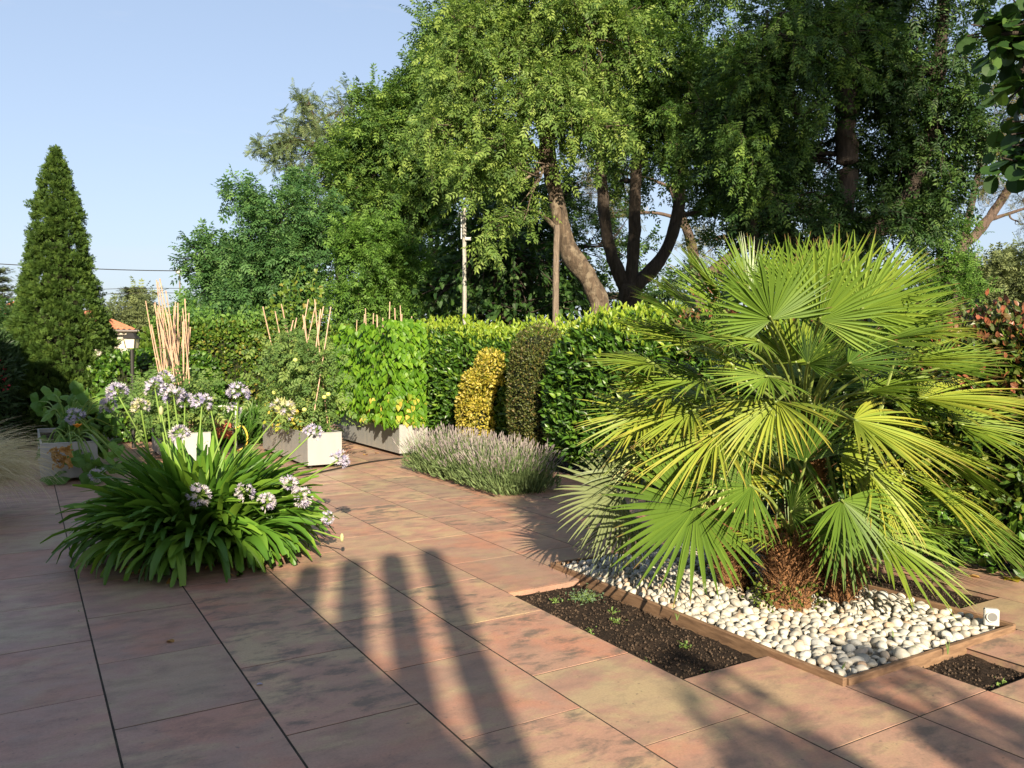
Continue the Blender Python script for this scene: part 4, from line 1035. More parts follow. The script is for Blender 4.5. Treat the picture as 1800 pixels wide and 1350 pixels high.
for cc, rr, k in (((6.10, 11.22, .92), (.24, .28, .36), 3000), ((6.17, 10.95, 1.27), (.21, .26, .30), 2200)):
    P, N = se_points(cc, rr, k, 2.3, .08, .10, 6, 4.0); place(mb, SM, P, N * .6 + UP * .4 + rv(k, .5), N * .8 + UP * .5 + rv(k, .4), rng.uniform(.7, 1.2, k) * .046)
mb.build('upper_leaves', M['gold'], gd)
hedge('photinia_hedge', 'hedge with reddish young shoots between the laurel and the palm', 'hedge', (6.85, 5.9, .96), (.70, 1.3, .98), 8000, LA, .10, M['laurel'], seed=7, newtop=(M['photinia'], 420, .10, .22), faces=(1.4, .3, .6, .3, 1))
hedge('photinia_hedge', 'right-hand hedge with red-brown leaves along its top', 'hedge', (6.80, 2.9, .85), (.78, 2.1, .92), 13000, tpl_leaf(.3, .06, .12), .075, M['hedge'], seed=8, lumps=.07, newtop=(M['photinia'], 2600, .065, .16), faces=(1.6, .1, .3, .3, 1))
# red-brown upper face
t = bpy.data.objects['photinia_hedge.001']; mb = MB(); P, N = se_points((6.80, 2.9, .85), (.80, 2.1, .94), 11000, 5, .07, .08, 8, faces=(1.6, .1, .3, .3, .6)); k = P[:, 2] > 1.25 + .25 * lump(P, 2.5, 3); P, N = P[k], N[k]
place(mb, tpl_leaf(.3, .06, .12), P, N * .6 + UP * .6 + rv(len(P), .5), N * .8 + UP * .5 + rv(len(P), .4), rng.uniform(.7, 1.2, len(P)) * .065); mb.build('red_leaves', M['photinia'], t)
hedge('low_shrub', 'low broad-leaved green shrub at the foot of the right hedge', 'bush', (5.98, 3.15, .12), (.22, .75, .20), 700, tpl_leaf(.28, .06, .15), .10, M['laurel'], e=2.5, seed=9, depth=.1, core=False)
hedge('low_shrub', 'low green shrub at the foot of the hedge behind the palm', 'bush', (5.95, 5.2, .15), (.25, 1.0, .24), 900, tpl_leaf(.28, .06, .15), .09, M['laurel'], e=2.5, seed=10, depth=.1, core=False)
hedge('mixed_hedge', 'tall mixed green hedge behind the planters and bamboo canes', 'hedge', (4.3, 17.2, 1.05), (2.5, .6, 1.12), 14000, tpl_leaf(.34, .06, .12), .085, M['hedge'], seed=11, lumps=.12, newtop=(M['bright'], 600, .09, .3), faces=(.3, .3, 1.6, .1, 1))
hedge('dark_hedge', 'dark leafy hedge in shade behind the squash planter', 'hedge', (2.0, 15.6, .72), (1.2, .5, .90), 6000, tpl_leaf(.36, .06, .12), .085, M['laurel'], e=3, seed=12, lumps=.10)
hedge('young_thuja', 'small bright green conifer between the cypress and the canes', 'bush', (2.04, 16.6, .85), (.17, .17, 1.12), 3000, tpl_spray(7, 3, .14), .14, M['thuja_new'], e=2.2, seed=13)
hedge('slim_thuja', 'narrow green conifer at the far end of the bean planter', 'bush', (5.75, 13.3, .98), (.26, .26, 1.08), 4200, tpl_spray(7, 3, .14), .12, M['thuja_new'], e=2.4, seed=14)
ol = hedge('oleander', 'dark oleander with red flowers at the left edge', 'bush', (-.75, 15.4, .95), (.75, .8, 1.15), 5000, tpl_leaf(.12, .04, .1), .14, M['oleander'], e=2.6, seed=15, lumps=.12)
mb = MB()
for px, py in ((4, 664), (8, 676), (3, 640), (9, 655), (2, 683)):
    c = PT(px, py, 12.6); mb = MB()
    for _ in range(7): 
        dd = rv(1)[0]; place(mb, tpl_leaf(.4), [c + dd * .03], [dd], [-FW + rv(1, .4)[0]], [.045])
    mb.build('flower', M['red_flower'], ol)
dl = thing('grassy_clump', 'clump of narrow green leaves beside the hose reel', 'plant', (3.0, 14.4, 0)); mb = MB(); n = 900
P = np.stack([rng.uniform(2.55, 3.9, n), rng.uniform(13.9, 15.2, n), np.full(n, .02)], 1); place(mb, tpl_leaf(.035, .02, .45), P, rv(n, .45) + UP, rv(n, .5) - FW, rng.uniform(.4, .7, n)); mb.build('leaves', M['lily'], dl)
vine = thing('climbing_vine', 'pale climbing vine with upright shoots above the mixed hedge', 'plant', (4.0, 16.6, 1.8)); mb = MB(); stm = MB()
for px, py, top in ((515, 560, 470), (495, 560, 495), (530, 570, 510), (555, 565, 505), (480, 565, 520), (540, 560, 490), (505, 560, 505), (570, 560, 515)):
    a = PT(px, py, 16.4); b = PT(px + random.uniform(-12, 12), top, 16.2); pth = smooth_path([a, (a + b) / 2 + rv(1, .06)[0], b], 6); tube(stm, pth, .006, 4)
    k = 44; tt = rng.integers(0, len(pth), k); place(mb, tpl_heart(.45), pth[tt] + rv(k, .07), rv(k, .6) + [0, 0, -.4], rv(k, .5) - FW + UP * .3, rng.uniform(.05, .11, k))
mb.build('leaves', M['hedge'], vine); stm.build('stems', M['stalk'], vine)

# feather grass
fg = thing('feather_grass', 'tuft of pale straw-coloured feather grass at the left edge', 'plant', (-.46, 9.1, 0)); mb = MB()
st = np.linspace(0, 1, 7)
for i in range(2200):
    a = random.uniform(-1.9, 1.9); b = np.array([-.62, 9.1, 0]) + rv(1, .07)[0] * [1, 1, 0]
    o_ = np.array([math.cos(a), math.sin(a), 0]); L = random.uniform(.8, 1.3); e0 = rad(random.uniform(62, 88)); ang = e0 - rad(random.uniform(70, 130)) * st ** 1.3
    cen = b + np.cumsum(np.stack([o_[0] * np.cos(ang), o_[1] * np.cos(ang), np.sin(ang)], 1) * (L / 7), 0); cen[:, 2] = np.maximum(cen[:, 2], .02)
    wv = np.cross(unit(np.gradient(cen, axis=0)), rv(1)[0]); wv = unit(wv) * (.0032 * (1.15 - st))[:, None]
    mb.add(np.stack([cen - wv, cen + wv], 1).reshape(-1, 3), [[j * 2, j * 2 + 1, j * 2 + 3, j * 2 + 2] for j in range(6)], random.random())
mb.build('blades', M['feather'], fg)

# ------------------------------------------------------------------ the conical cypress
cy_b = PT(108, 760, 14.2); cy_b[2] = 0; Hc = PT(97, 258, 14.2)[2]
cyp = thing('cypress', 'tall conical cypress at the left', 'tree', cy_b)
prof = lambda h: np.interp(h, [0, .12, .25, .45, .65, .82, .93, 1], [1.06, 1.09, .93, .63, .44, .28, .14, .0])
mb = MB(); nc = 3300; tp = 18
h = np.clip(1 - rng.random(nc) ** .68 * .985, .004, .985); a = rng.uniform(0, 6.283, nc)
dirn = np.stack([np.cos(a), np.sin(a), np.zeros(nc)], 1); hz = np.array([0, 0, 1.0]) * (h * Hc)[:, None]
r = prof(h) * (1 + .13 * lump(dirn * prof(h)[:, None] + hz, 2.4, 3) + .08 * lump(dirn * prof(h)[:, None] + hz, 6.0, 1)) - rng.random(nc) * .10 + .10 * (rng.random(nc) < .03)
cc = cy_b + dirn * r[:, None] + hz; sz = rng.uniform(.06, .13, nc) * (1.1 - .35 * h)
ax_ = unit(dirn * .75 + UP * .8 + rv(nc, .25))
d = unit(rv(nc * tp)); A_ = np.repeat(ax_, tp, 0); d = unit(d + A_ * .9)
P = np.repeat(cc, tp, 0) + d * np.repeat(sz, tp)[:, None] * rng.uniform(.1, .8, (nc * tp, 1))
rn = np.clip(np.repeat(rng.random(nc), tp) * .6 + rng.random(nc * tp) * .4, 0, 1)
place(mb, tpl_spray(7, 5, .15), P, d + A_ * .5 + rv(nc * tp, .25), d + rv(nc * tp, .5), np.repeat(sz, tp) * rng.uniform(.7, 1.25, nc * tp), None, rn)
mb.build('crown', M['thuja'], cyp)
mb = MB()
k = 26; ring = []
for j in range(14):
    hh = j / 13; q = prof(hh) * (.72 - .30 * hh)
    ring.append([cy_b + [math.cos(x) * q, math.sin(x) * q, max(.1, hh * Hc * .93)] for x in np.linspace(0, 6.283, k, endpoint=False)])
V = np.array(ring).reshape(-1, 3); V = V + np.stack([lump(V, 3, 3) * .05, lump(V, 3, 6) * .05, 0 * V[:, 0]], 1)
mb.add(V, [[j * k + i, j * k + (i + 1) % k, (j + 1) * k + (i + 1) % k, (j + 1) * k + i] for j in range(13) for i in range(k)]); mb.build('shaded_core', M['core'], cyp)  # solid cone, coloured dark for the shade inside the crown
mb = MB(); tube(mb, [cy_b, cy_b + [0, 0, 1.0], cy_b + [0, 0, Hc * .9]], [.12, .10, .02], 10); mb.build('trunk', M['bark'], cyp)

# ------------------------------------------------------------------ trees
def crown_pts(clumps, L, droop, br):
    """clumps: (centre, radii, n_sub, sub radius, twigs per sub) -> leafy shoots: leaf origins and directions"""
    Ps = []; Ds = []; subs = []
    for (c, r, ns, sr, tp) in clumps:
        c = np.asarray(c); r = np.asarray(r, float) if np.ndim(r) else np.full(3, float(r))
        d = unit(rv(ns)); rad_ = rng.random(ns) ** .40; sc = c + d * r * rad_[:, None]
        for i in range(ns):
            s = sr * random.uniform(.6, 1.3); k = 9; m = max(2, int(tp * random.uniform(.6, 1.4) / 6))
            dd = unit(rv(m) + d[i] * .6); st_ = sc[i] + unit(rv(m)) * (s * .35 * rng.random((m, 1)))
            ln = s * rng.uniform(.8, 1.9, m); tt = np.linspace(.12, 1, k)
            p = st_[:, None] + dd[:, None] * (ln[:, None] * tt)[:, :, None] - UP * (ln[:, None] * tt ** 2 * (.25 + droop))[:, :, None] * .55
            side = unit(rv(m))[:, None] * np.where(np.arange(k) % 2, 1, -1)[None, :, None]
            q = dd[:, None] * .7 + side * .75 + rng.normal(0, .3, (m, k, 3)) - UP * (droop * tt)[None, :, None]
            Ps.append(p.reshape(-1, 3)); Ds.append(q.reshape(-1, 3)); subs.append((c, sc[i]))
            wv = unit(np.cross(dd, UP + .01)) * .004
            for j in range(m):
                a_, b_, e_ = st_[j], p[j, 4], p[j, 8]
                br.add([a_ - wv[j], a_ + wv[j], b_ + wv[j] * .8, b_ - wv[j] * .8, e_ + wv[j] * .3, e_ - wv[j] * .3], [[0, 1, 2, 3], [3, 2, 4, 5]])
    return np.concatenate(Ps), np.concatenate(Ds), subs
def tree(name, label, cat, base, trunks, clumps, leaf, bark, tpl, L, droop=.35, group=None, sub_br=1.0, limb_r=.06, shoots=0):
    t = thing(name, label, cat, base, group)
    mb = MB(); allp = []
    for pts, rr in trunks:
        p = smooth_path(pts, 7); tube(mb, p, rr, 16, wob=.15); allp.append((p, np.interp(np.linspace(0, 1, len(p)), np.linspace(0, 1, len(rr)), rr)))
    mb.build('trunk', bark, t, smooth=True)
    pts = np.concatenate([a[0] for a in allp]); rads = np.concatenate([a[1] for a in allp])
    br = MB(); done = {}; P, D, subs = crown_pts(clumps, L, droop, br)
    for c, s in subs:
        key = tuple(np.round(c, 3))
        if key not in done:
            dist = np.linalg.norm(pts - c, axis=1) + np.maximum(0, pts[:, 2] - c[2]) * 1.2; i = int(np.argmin(dist)); a = pts[i]; r = min(limb_r, rads[i] * .7)
            pth = smooth_path([a, a + (c - a) * .5 + rv(1, .12)[0] + UP * .15, c], 6); tube(br, pth, [r, r * .7, r * .45], 7, wob=.06); done[key] = (pth, r)
        if random.random() < sub_br:
            pth, r = done[key]; a = pth[random.randint(len(pth) // 2, len(pth) - 1)]
            tube(br, smooth_path([a, (a + s) / 2 + rv(1, .08)[0], s, s + unit(s - a) * .2], 3), [r * .38, r * .2, .006], 4, cap=False)
    br.build('branches', bark, t, smooth=True)
    n = len(P); mb = MB()
    place(mb, tpl, P, D, UP + rv(n, .45) - FW * .15, rng.uniform(.6, 1.2, n) * L * .68)
    mb.build('crown', leaf, t); return t
PIN = tpl_pinnate(3, .085, .40); PIN4 = tpl_pinnate(3, .10, .40)
def Q(l, Z): return [PT(a, b, Z + (c[0] if c else 0)) for a, b, *c in l]
def cl(px, py, Z, rx, ry, ns, sr, tp, rd=None):
    """clump with picture-size radii"""
    return (PT(px, py, Z), None, ns, sr, tp) if rx is None else (PT(px, py, Z), np.array([rx / FPX * Z, rx / FPX * Z if rd is None else rd, ry / FPX * Z]), ns, sr, tp)
def gb(px, Z): p = PT(px, 620, Z); p[2] = -.1; return p

# left round tree and its brighter neighbour
Z = 20; b = gb(470, Z)
tree('round_tree', 'rounded dark green tree left of the tall trees, against the sky', 'tree', b, [([b, PT(470, 560, Z), PT(465, 470, Z), PT(460, 400, Z)], [.16, .14, .10, .05])],
     [cl(470, 470, Z, 105, 85, 46, .42, 60), cl(400, 440, Z, 55, 50, 14, .36, 50), cl(510, 370, Z, 65, 50, 20, .40, 55), cl(375, 490, Z, 40, 40, 10, .32, 45), cl(550, 440, Z, 60, 70, 22, .4, 55), cl(440, 530, Z, 90, 30, 18, .38, 50), cl(345, 450, Z, 22, 20, 4, .22, 22), cl(440, 350, Z, 40, 25, 8, .3, 40)],
     M['walnut'], M['bark_dark'], PIN, .40, .25, 'trees beyond the hedge')
Z = 18.6; b = gb(665, Z)
tree('bright_tree', 'fresh green tree between the round tree and the white post', 'tree', b, [([b, PT(665, 560, Z), PT(660, 480, Z)], [.10, .08, .04])],
     [cl(660, 480, Z, 68, 75, 46, .36, 60), cl(690, 430, Z, 38, 45, 14, .32, 50), cl(630, 420, Z, 35, 35, 10, .32, 50), cl(650, 545, Z, 75, 25, 16, .34, 50)], M['bright'], M['bark_dark'], PIN, .34, .2, 'trees beyond the hedge')
Z = 25; b = gb(600, Z)
tree('willow', 'pale grey-green airy tree rising behind the round tree', 'tree', b, [([b, PT(600, 500, Z), PT(585, 350, Z), PT(560, 240, Z), PT(540, 170, Z)], [.2, .17, .12, .06, .02])],
     [cl(560, 270, Z, 75, 60, 30, .42, 34), cl(510, 250, Z, 50, 45, 14, .36, 26), cl(540, 195, Z, 38, 40, 10, .32, 22), cl(610, 200, Z, 40, 40, 12, .4, 30), cl(480, 265, Z, 20, 12, 4, .25, 14), cl(600, 300, Z, 60, 50, 18, .4, 34)], M['willow'], M['bark'], tpl_pinnate(5, .05, .30), .40, .15, 'trees beyond the hedge', limb_r=.05)
Z = 23; b = gb(700, Z)
tree('leafy_tree', 'dense mid-green tree in the middle, behind the white post', 'tree', b, [([b, PT(715, 540, Z), PT(720, 420, Z), PT(710, 250, Z), PT(700, 150, Z)], [.25, .22, .18, .1, .04])],
     [cl(690, 230, Z, 75, 80, 50, .5, 60), cl(640, 290, Z, 55, 70, 30, .46, 55), cl(720, 350, Z, 80, 70, 40, .48, 55), cl(640, 370, Z, 50, 45, 18, .42, 50), cl(770, 250, Z, 80, 110, 50, .5, 55), cl(762, 140, Z, 52, 55, 24, .48, 50), cl(790, 60, Z, 60, 60, 30, .48, 50), cl(760, 480, Z, 45, 60, 22, .42, 45)], M['ash'], M['bark_dark'], PIN, .44, .25, 'trees beyond the hedge', limb_r=.08)
# the big ash with the curved trunk
Z = 15.0; b = gb(1050, Z)
tree('ash_tree', 'big light green ash with a curved mottled trunk, in the middle', 'tree', b,
     [([b, PT(1055, 560, Z), PT(1040, 500, Z), PT(1005, 450, Z), PT(985, 390, Z), PT(970, 310, Z), PT(955, 220, Z), PT(930, 100, Z), PT(920, -60, Z)], [.19, .18, .17, .175, .155, .15, .13, .10, .05]),
      ([PT(968, 300, Z), PT(930, 255, Z, ), PT(880, 215, Z), PT(830, 190, Z)], [.09, .07, .05, .03])],
     [cl(900, 60, Z, 110, 90, 35, .42, 62), cl(856, 130, Z - .4, 75, 80, 23, .38, 55), cl(960, 170, Z - .6, 85, 70, 23, .38, 50), cl(860, 260, Z - .8, 65, 60, 17, .34, 45), cl(915, 320, Z - 1.0, 30, 60, 6, .26, 34),
      cl(830, 60, Z, 55, 60, 14, .40, 45), cl(900, -80, Z, 140, 80, 31, .5, 50), cl(1040, 80, Z - .5, 80, 100, 28, .40, 55), cl(790, 220, Z - .5, 50, 60, 12, .34, 40), cl(870, 400, Z - 1.2, 28, 50, 5, .2, 22), cl(1040, 225, Z - .8, 55, 35, 7, .28, 34)],
     M['ash_light'], M['bark'], PIN, .30, .75, 'trees beyond the hedge', limb_r=.05)
Z = 17.5; b = gb(1105, Z)
tree('forked_tree', 'dark tree forking into three slender trunks right of the curved ash', 'tree', b,
     [([b, PT(1108, 560, Z), PT(1105, 500, Z)], [.24, .22, .22]), ([PT(1100, 510, Z), PT(1070, 430, Z), PT(1058, 330, Z), PT(1050, 200, Z), PT(1040, 60, Z)], [.15, .13, .12, .09, .05]),
      ([PT(1108, 510, Z), PT(1115, 420, Z), PT(1118, 300, Z), PT(1125, 150, Z), PT(1130, 20, Z)], [.15, .13, .12, .10, .05]), ([PT(1115, 505, Z), PT(1165, 450, Z), PT(1190, 380, Z), PT(1200, 280, Z), PT(1215, 120, Z)], [.16, .14, .13, .10, .05])],
     [cl(1130, 60, Z, 120, 110, 60, .48, 62), cl(1220, 150, Z, 90, 110, 46, .46, 58), cl(1080, 180, Z, 70, 80, 28, .42, 50), cl(1180, 250, Z + .8, 90, 60, 22, .38, 46), cl(1250, 290, Z + .4, 60, 80, 22, .36, 46), cl(1150, -90, Z, 200, 80, 50, .55, 50), cl(1110, 320, Z + 1, 50, 35, 6, .3, 30), cl(1260, 380, Z + .6, 40, 35, 8, .3, 30)],
     M['ash'], M['bark_dark'], PIN, .34, .5, 'trees beyond the hedge', limb_r=.06)
# dark trees on the right
Z = 13.0; b = gb(1400, Z)
tree('dark_tree', 'large dark green tree above the palm with leaf-clad trunks', 'tree', b,
     [([b, PT(1395, 470, Z), PT(1370, 400, Z), PT(1350, 340, Z), PT(1360, 200, Z), PT(1375, 40, Z)], [.22, .20, .17, .15, .13, .09]), ([PT(1395, 460, Z), PT(1470, 400, Z), PT(1490, 300, Z), PT(1485, 200, Z), PT(1495, 100, Z), PT(1510, -60, Z)], [.18, .17, .16, .16, .14, .10]),
      ([PT(1400, 465, Z), PT(1560, 390, Z), PT(1620, 280, Z), PT(1650, 120, Z), PT(1660, -60, Z)], [.17, .15, .13, .11, .08])],
     [cl(1370, 120, Z - .7, 85, 110, 33, .36, 58), cl(1330, 260, Z - .7, 70, 80, 21, .34, 52), cl(1520, 60, Z + .5, 110, 100, 37, .38, 58), cl(1430, 280, Z + .4, 80, 80, 23, .34, 52), cl(1600, 120, Z, 90, 110, 34, .40, 55), cl(1580, 300, Z + .7, 90, 80, 28, .36, 52), cl(1660, 220, Z, 70, 90, 21, .36, 50),
      cl(1430, -90, Z, 220, 80, 36, .5, 55), cl(1640, -60, Z, 120, 80, 21, .5, 50), cl(1400, 380, Z, 100, 45, 18, .32, 45), cl(1540, 390, Z, 90, 35, 17, .32, 45), cl(1320, 380, Z, 30, 45, 6, .28, 40), cl(1640, 340, Z + .3, 45, 50, 10, .3, 40)],
     M['ivy'], M['bark_dark'], PIN, .30, .4, 'trees beyond the hedge', limb_r=.05)
# hanging light sprays in front of the dark tree
Z = 11.6; b = gb(1330, Z + 1)
tree('slender_ash', 'slender tree with hanging sunlit sprays in front of the dark tree', 'tree', b, [([b, PT(1335, 500, Z + 1), PT(1318, 330, Z + .8), PT(1330, 180, Z + .6), PT(1350, 20, Z + .6)], [.05, .05, .045, .04, .02])],
     [cl(1310, 110, Z, 50, 60, 16, .24, 34), cl(1300, 250, Z, 45, 45, 13, .22, 30), cl(1370, 60, Z, 50, 60, 14, .24, 34), cl(1410, 200, Z, 35, 60, 9, .2, 26), cl(1490, 60, Z, 50, 60, 14, .24, 34), cl(1340, 320, Z, 30, 30, 6, .2, 24), cl(1220, 200, Z + 1, 50, 60, 12, .24, 30), cl(1200, 280, Z + 1.2, 25, 50, 6, .18, 24)],
     M['ash'], M['twig'], PIN, .24, .9, 'trees beyond the hedge', limb_r=.02)
# heart-leaved tree behind the hedge
Z = 17.4; b = gb(880, Z)
tree('heart_leaved_tree', 'dark large-leaved shrub tree behind the white post', 'tree', b, [([b, PT(880, 560, Z), PT(870, 470, Z), PT(860, 380, Z)], [.12, .10, .08, .05])],
     [cl(830, 470, Z, 65, 80, 34, .42, 24), cl(920, 470, Z, 75, 80, 38, .42, 24), cl(860, 400, Z + .3, 90, 50, 30, .42, 24), cl(900, 545, Z, 130, 30, 34, .40, 24), cl(1000, 500, Z + .8, 60, 60, 24, .4, 22), cl(770, 510, Z + .5, 35, 50, 14, .36, 20)], M['catalpa'], M['bark_dark'], tpl_heart(.44), .20, .9, 'trees beyond the hedge')
# backdrop thicket, far enough to close the gaps near the ground
Z = 27; b = gb(900, Z)
tree('thicket_tree', 'shaded thicket behind the curved ash trunks', 'tree', b, [([b, PT(900, 540, Z), PT(900, 400, Z)], [.2, .16, .08])],
     [cl(820, 480, Z, 90, 70, 34, .6, 40), cl(960, 480, Z, 100, 70, 36, .6, 40), cl(880, 340, Z, 110, 80, 40, .62, 40), cl(1020, 330, Z, 60, 70, 20, .6, 34), cl(1170, 520, Z, 90, 40, 18, .55, 34), cl(1100, 430, Z, 70, 50, 10, .5, 24)], M['ivy'], M['bark_dark'], PIN4, .5, .3, 'trees beyond the hedge', limb_r=.08)
Z = 30; b = gb(1250, Z)
tree('olive_pine', 'pine with brownish-olive needles seen through the gap behind the forked tree', 'tree', b, [([b, PT(1225, 520, Z), PT(1262, 470, Z), PT(1330, 410, Z)], [.3, .26, .2, .12]), ([PT(1228, 540, Z), PT(1215, 430, Z), PT(1180, 330, Z)], [.22, .18, .1])],
     [cl(1240, 480, Z, 45, 30, 9, .5, 50), cl(1060, 300, Z, 50, 50, 14, .55, 50), cl(1080, 380, Z, 50, 40, 12, .5, 50), cl(1260, 420, Z, 45, 25, 8, .5, 50), cl(1400, 330, Z, 60, 60, 16, .55, 50), cl(1340, 410, Z, 40, 20, 5, .4, 40)], M['pine'], M['bark_pine'], tpl_spray(10, 8, .05), .5, .0, 'trees beyond the hedge', limb_r=.08)
# right-hand pine
Z = 21; b = gb(1670, Z)
tree('leaning_pine', 'pine with leaning bare trunks and brownish needles at the right', 'tree', b, [([b, PT(1680, 470, Z), PT(1718, 410, Z), PT(1755, 360, Z), PT(1790, 300, Z), PT(1840, 200, Z)], [.17, .14, .12, .11, .09, .05]), ([PT(1680, 470, Z), PT(1698, 400, Z), PT(1712, 340, Z), PT(1730, 250, Z)], [.10, .09, .08, .05]), ([PT(1735, 388, Z), PT(1790, 370, Z), PT(1850, 350, Z)], [.05, .04, .02])],
     [cl(1760, 240, Z, 45, 60, 16, .5, 60), cl(1820, 180, Z, 60, 80, 22, .5, 60), cl(1740, 320, Z, 35, 20, 6, .36, 44), cl(1800, 330, Z, 40, 30, 8, .4, 44), cl(1790, 390, Z, 18, 7, 3, .25, 24)], M['pine'], M['bark_pine'], tpl_spray(10, 8, .05), .36, .0, 'trees beyond the hedge', limb_r=.05)
Z = 27; b = gb(1760, Z)
tree('far_olive_tree', 'grey-green rounded tree far behind the right hedge', 'tree', b, [([b, PT(1760, 540, Z), PT(1760, 500, Z)], [.2, .15, .08])],
     [cl(1740, 500, Z, 60, 45, 24, .55, 50), cl(1800, 490, Z, 60, 50, 26, .55, 50), cl(1680, 520, Z, 45, 50, 20, .5, 50), cl(1790, 540, Z, 90, 30, 20, .5, 44)], M['far'], M['bark_dark'], PIN4, .42, .1, 'trees beyond the hedge')
Z = 17; b = gb(1665, Z)
tree('young_tree', 'young bright green tree between the palm and the leaning pine', 'tree', b, [([b, PT(1665, 520, Z), PT(1660, 430, Z)], [.07, .05, .02])],
     [cl(1660, 480, Z, 40, 60, 18, .32, 40), cl(1670, 410, Z, 28, 30, 8, .26, 32), cl(1640, 530, Z, 50, 40, 14, .32, 36)], M['bright'], M['bark_dark'], PIN, .28, .2, 'trees beyond the hedge')
# near branch with big leaves at top right
Z = 5.4; b = gb(2050, Z)
nb = tree('lime_tree', 'overhanging branch with large round dark leaves at the top right corner', 'tree', b, [([b, PT(2050, 500, Z), PT(2040, 200, Z), PT(2000, 20, Z), PT(1960, -150, Z)], [.10, .09, .08, .06, .03])],
     [cl(1800, 40, Z, 45, 50, 6, .16, 9), cl(1815, 180, Z, 25, 70, 5, .14, 8), cl(1815, 290, Z, 20, 50, 4, .13, 8), cl(1860, 60, Z, 50, 100, 8, .2, 10), cl(1760, 60, Z, 20, 20, 2, .1, 5), cl(1880, -120, Z, 150, 80, 14, .3, 12), cl(1960, 200, Z, 60, 120, 12, .25, 12)], M['catalpa'], M['bark_dark'], tpl_round(), .17, 1.0, limb_r=.03)

# ------------------------------------------------------------------ posts behind the hedge
pw = PT(817, 600, 14.6); pw[2] = 0
wp = thing('white_post', 'tall weathered white post with a hook at its top, behind the hedge', 'post', pw); top = PT(816, 366, 14.6)
mb = MB(); tube(mb, smooth_path([pw, (pw + top) / 2, top], 6), [.040, .037, .034], 12); mb.build('shaft', M['pole_white'], wp)
mb = MB(); a = PT(811, 420, 14.53); tube(mb, smooth_path([a, PT(811, 385, 14.53), PT(810, 375, 14.53), PT(806.5, 374, 14.53), PT(806, 381, 14.53)], 6), .011, 6); mb.build('hook_pipe', M['white_metal'], wp)
mb = MB(); a = PT(818, 420, 14.55); tube(mb, [a, a + RT * .10], .03, 10); mb.build('insulator', M['white_metal'], wp)
p0 = PT(976, 600, 13.9); p0[2] = 0; mb = MB(); tube(mb, smooth_path([p0, PT(977, 500, 13.9), PT(979, 396, 13.9)], 6), [.058, .054, .05], 12, wob=.03)
tag(mb.build('wooden_post', M['pole_wood'], loc=tuple(p0)), 'grey-brown wooden post in front of the curved ash trunk', 'post')

# ------------------------------------------------------------------ far left: house, cedar, wires, lantern
hc = PT(150, 600, 46); hx = unit(RT * .93 + FW * .36); hy = unit(np.cross(UP, hx)); far = thing('distant_house', 'distant cream house with an orange tiled roof behind the cypress', 'house', (hc[0], hc[1], 0))
def hb(u, v, z): return np.array([hc[0], hc[1], 0]) + hx * u + hy * v + UP * z
zt = PT(220, 582, 46)[2]; ridge = PT(190, 556, 46)[2] + .35
mb = MB(); V = [hb(u, v, z) for z in (0, zt + .12) for (u, v) in ((-6, -4), (2.4, -4), (2.4, 4), (-6, 4))]
mb.add(V, [[0, 1, 5, 4], [1, 2, 6, 5], [2, 3, 7, 6], [3, 0, 4, 7]]); mb.build('wall', M['render'], far)
mb = MB(); nx = 70; e0 = (-6.5, 3.0); rows = []
for i in range(nx + 1):
    u = e0[0] + (e0[1] - e0[0]) * i / nx; wv = .05 * math.sin(i * math.pi)
    uu = min(u, 3.0); hip = max(0, (u + .6) / 3.6); cr = .05 if i % 2 else -.03
    rows.append([hb(u, -4.5, zt + cr), hb(min(u, .2), -0.0 - 0, ridge + cr - 0.0) if u > .2 else hb(u, 0, ridge + cr)])
for i in range(nx):
    a, b_ = rows[i], rows[i + 1]; mb.add([a[0], b_[0], b_[1], a[1]], [[0, 1, 2, 3]])
mb.add([hb(3.0, -4.5, zt), hb(3.0, 4.5, zt), hb(.2, 0, ridge)], [[0, 1, 2]]); mb.add([hb(-6.5, 4.5, zt), hb(3.0, 4.5, zt), hb(.2, 0, ridge), hb(-6.5, 0, ridge)], [[1, 0, 3, 2]])
mb.add([hb(-6.5, -4.5, zt - .12), hb(3, -4.5, zt - .12), hb(3, -4.5, zt - .03), hb(-6.5, -4.5, zt - .03)], [[0, 1, 2, 3]])
mb.build('roof', M['roof'], far)
mb = MB(); tube(mb, [hb(-6.5, -4.56, zt - .08), hb(3.05, -4.56, zt - .08)], .07, 8); mb.build('gutter', plain('gutter', (.12, .10, .09), .5), far)
h2 = PT(30, 545, 60); mb = MB(); V, F = box_vf((h2[0], h2[1], h2[2] / 2 - .3), (3, 3, h2[2] + .2)); mb.add(V, F); d2 = thing('far_house', 'tiny far house with orange roof left of the cypress', 'house', (h2[0], h2[1], 0)); mb.build('wall', M['render'], d2)
mb = MB(); z = h2[2] - .18; q = 1.8
V = [h2 * [1, 1, 0] + [sx * q, sy * q, z] for sx, sy in ((-1, -1), (1, -1), (1, 1), (-1, 1))] + [h2 * [1, 1, 0] + [0, 0, z + .9]]; mb.add(V, [[0, 1, 4], [1, 2, 4], [2, 3, 4], [3, 0, 4]]); mb.build('roof', M['roof'], d2)
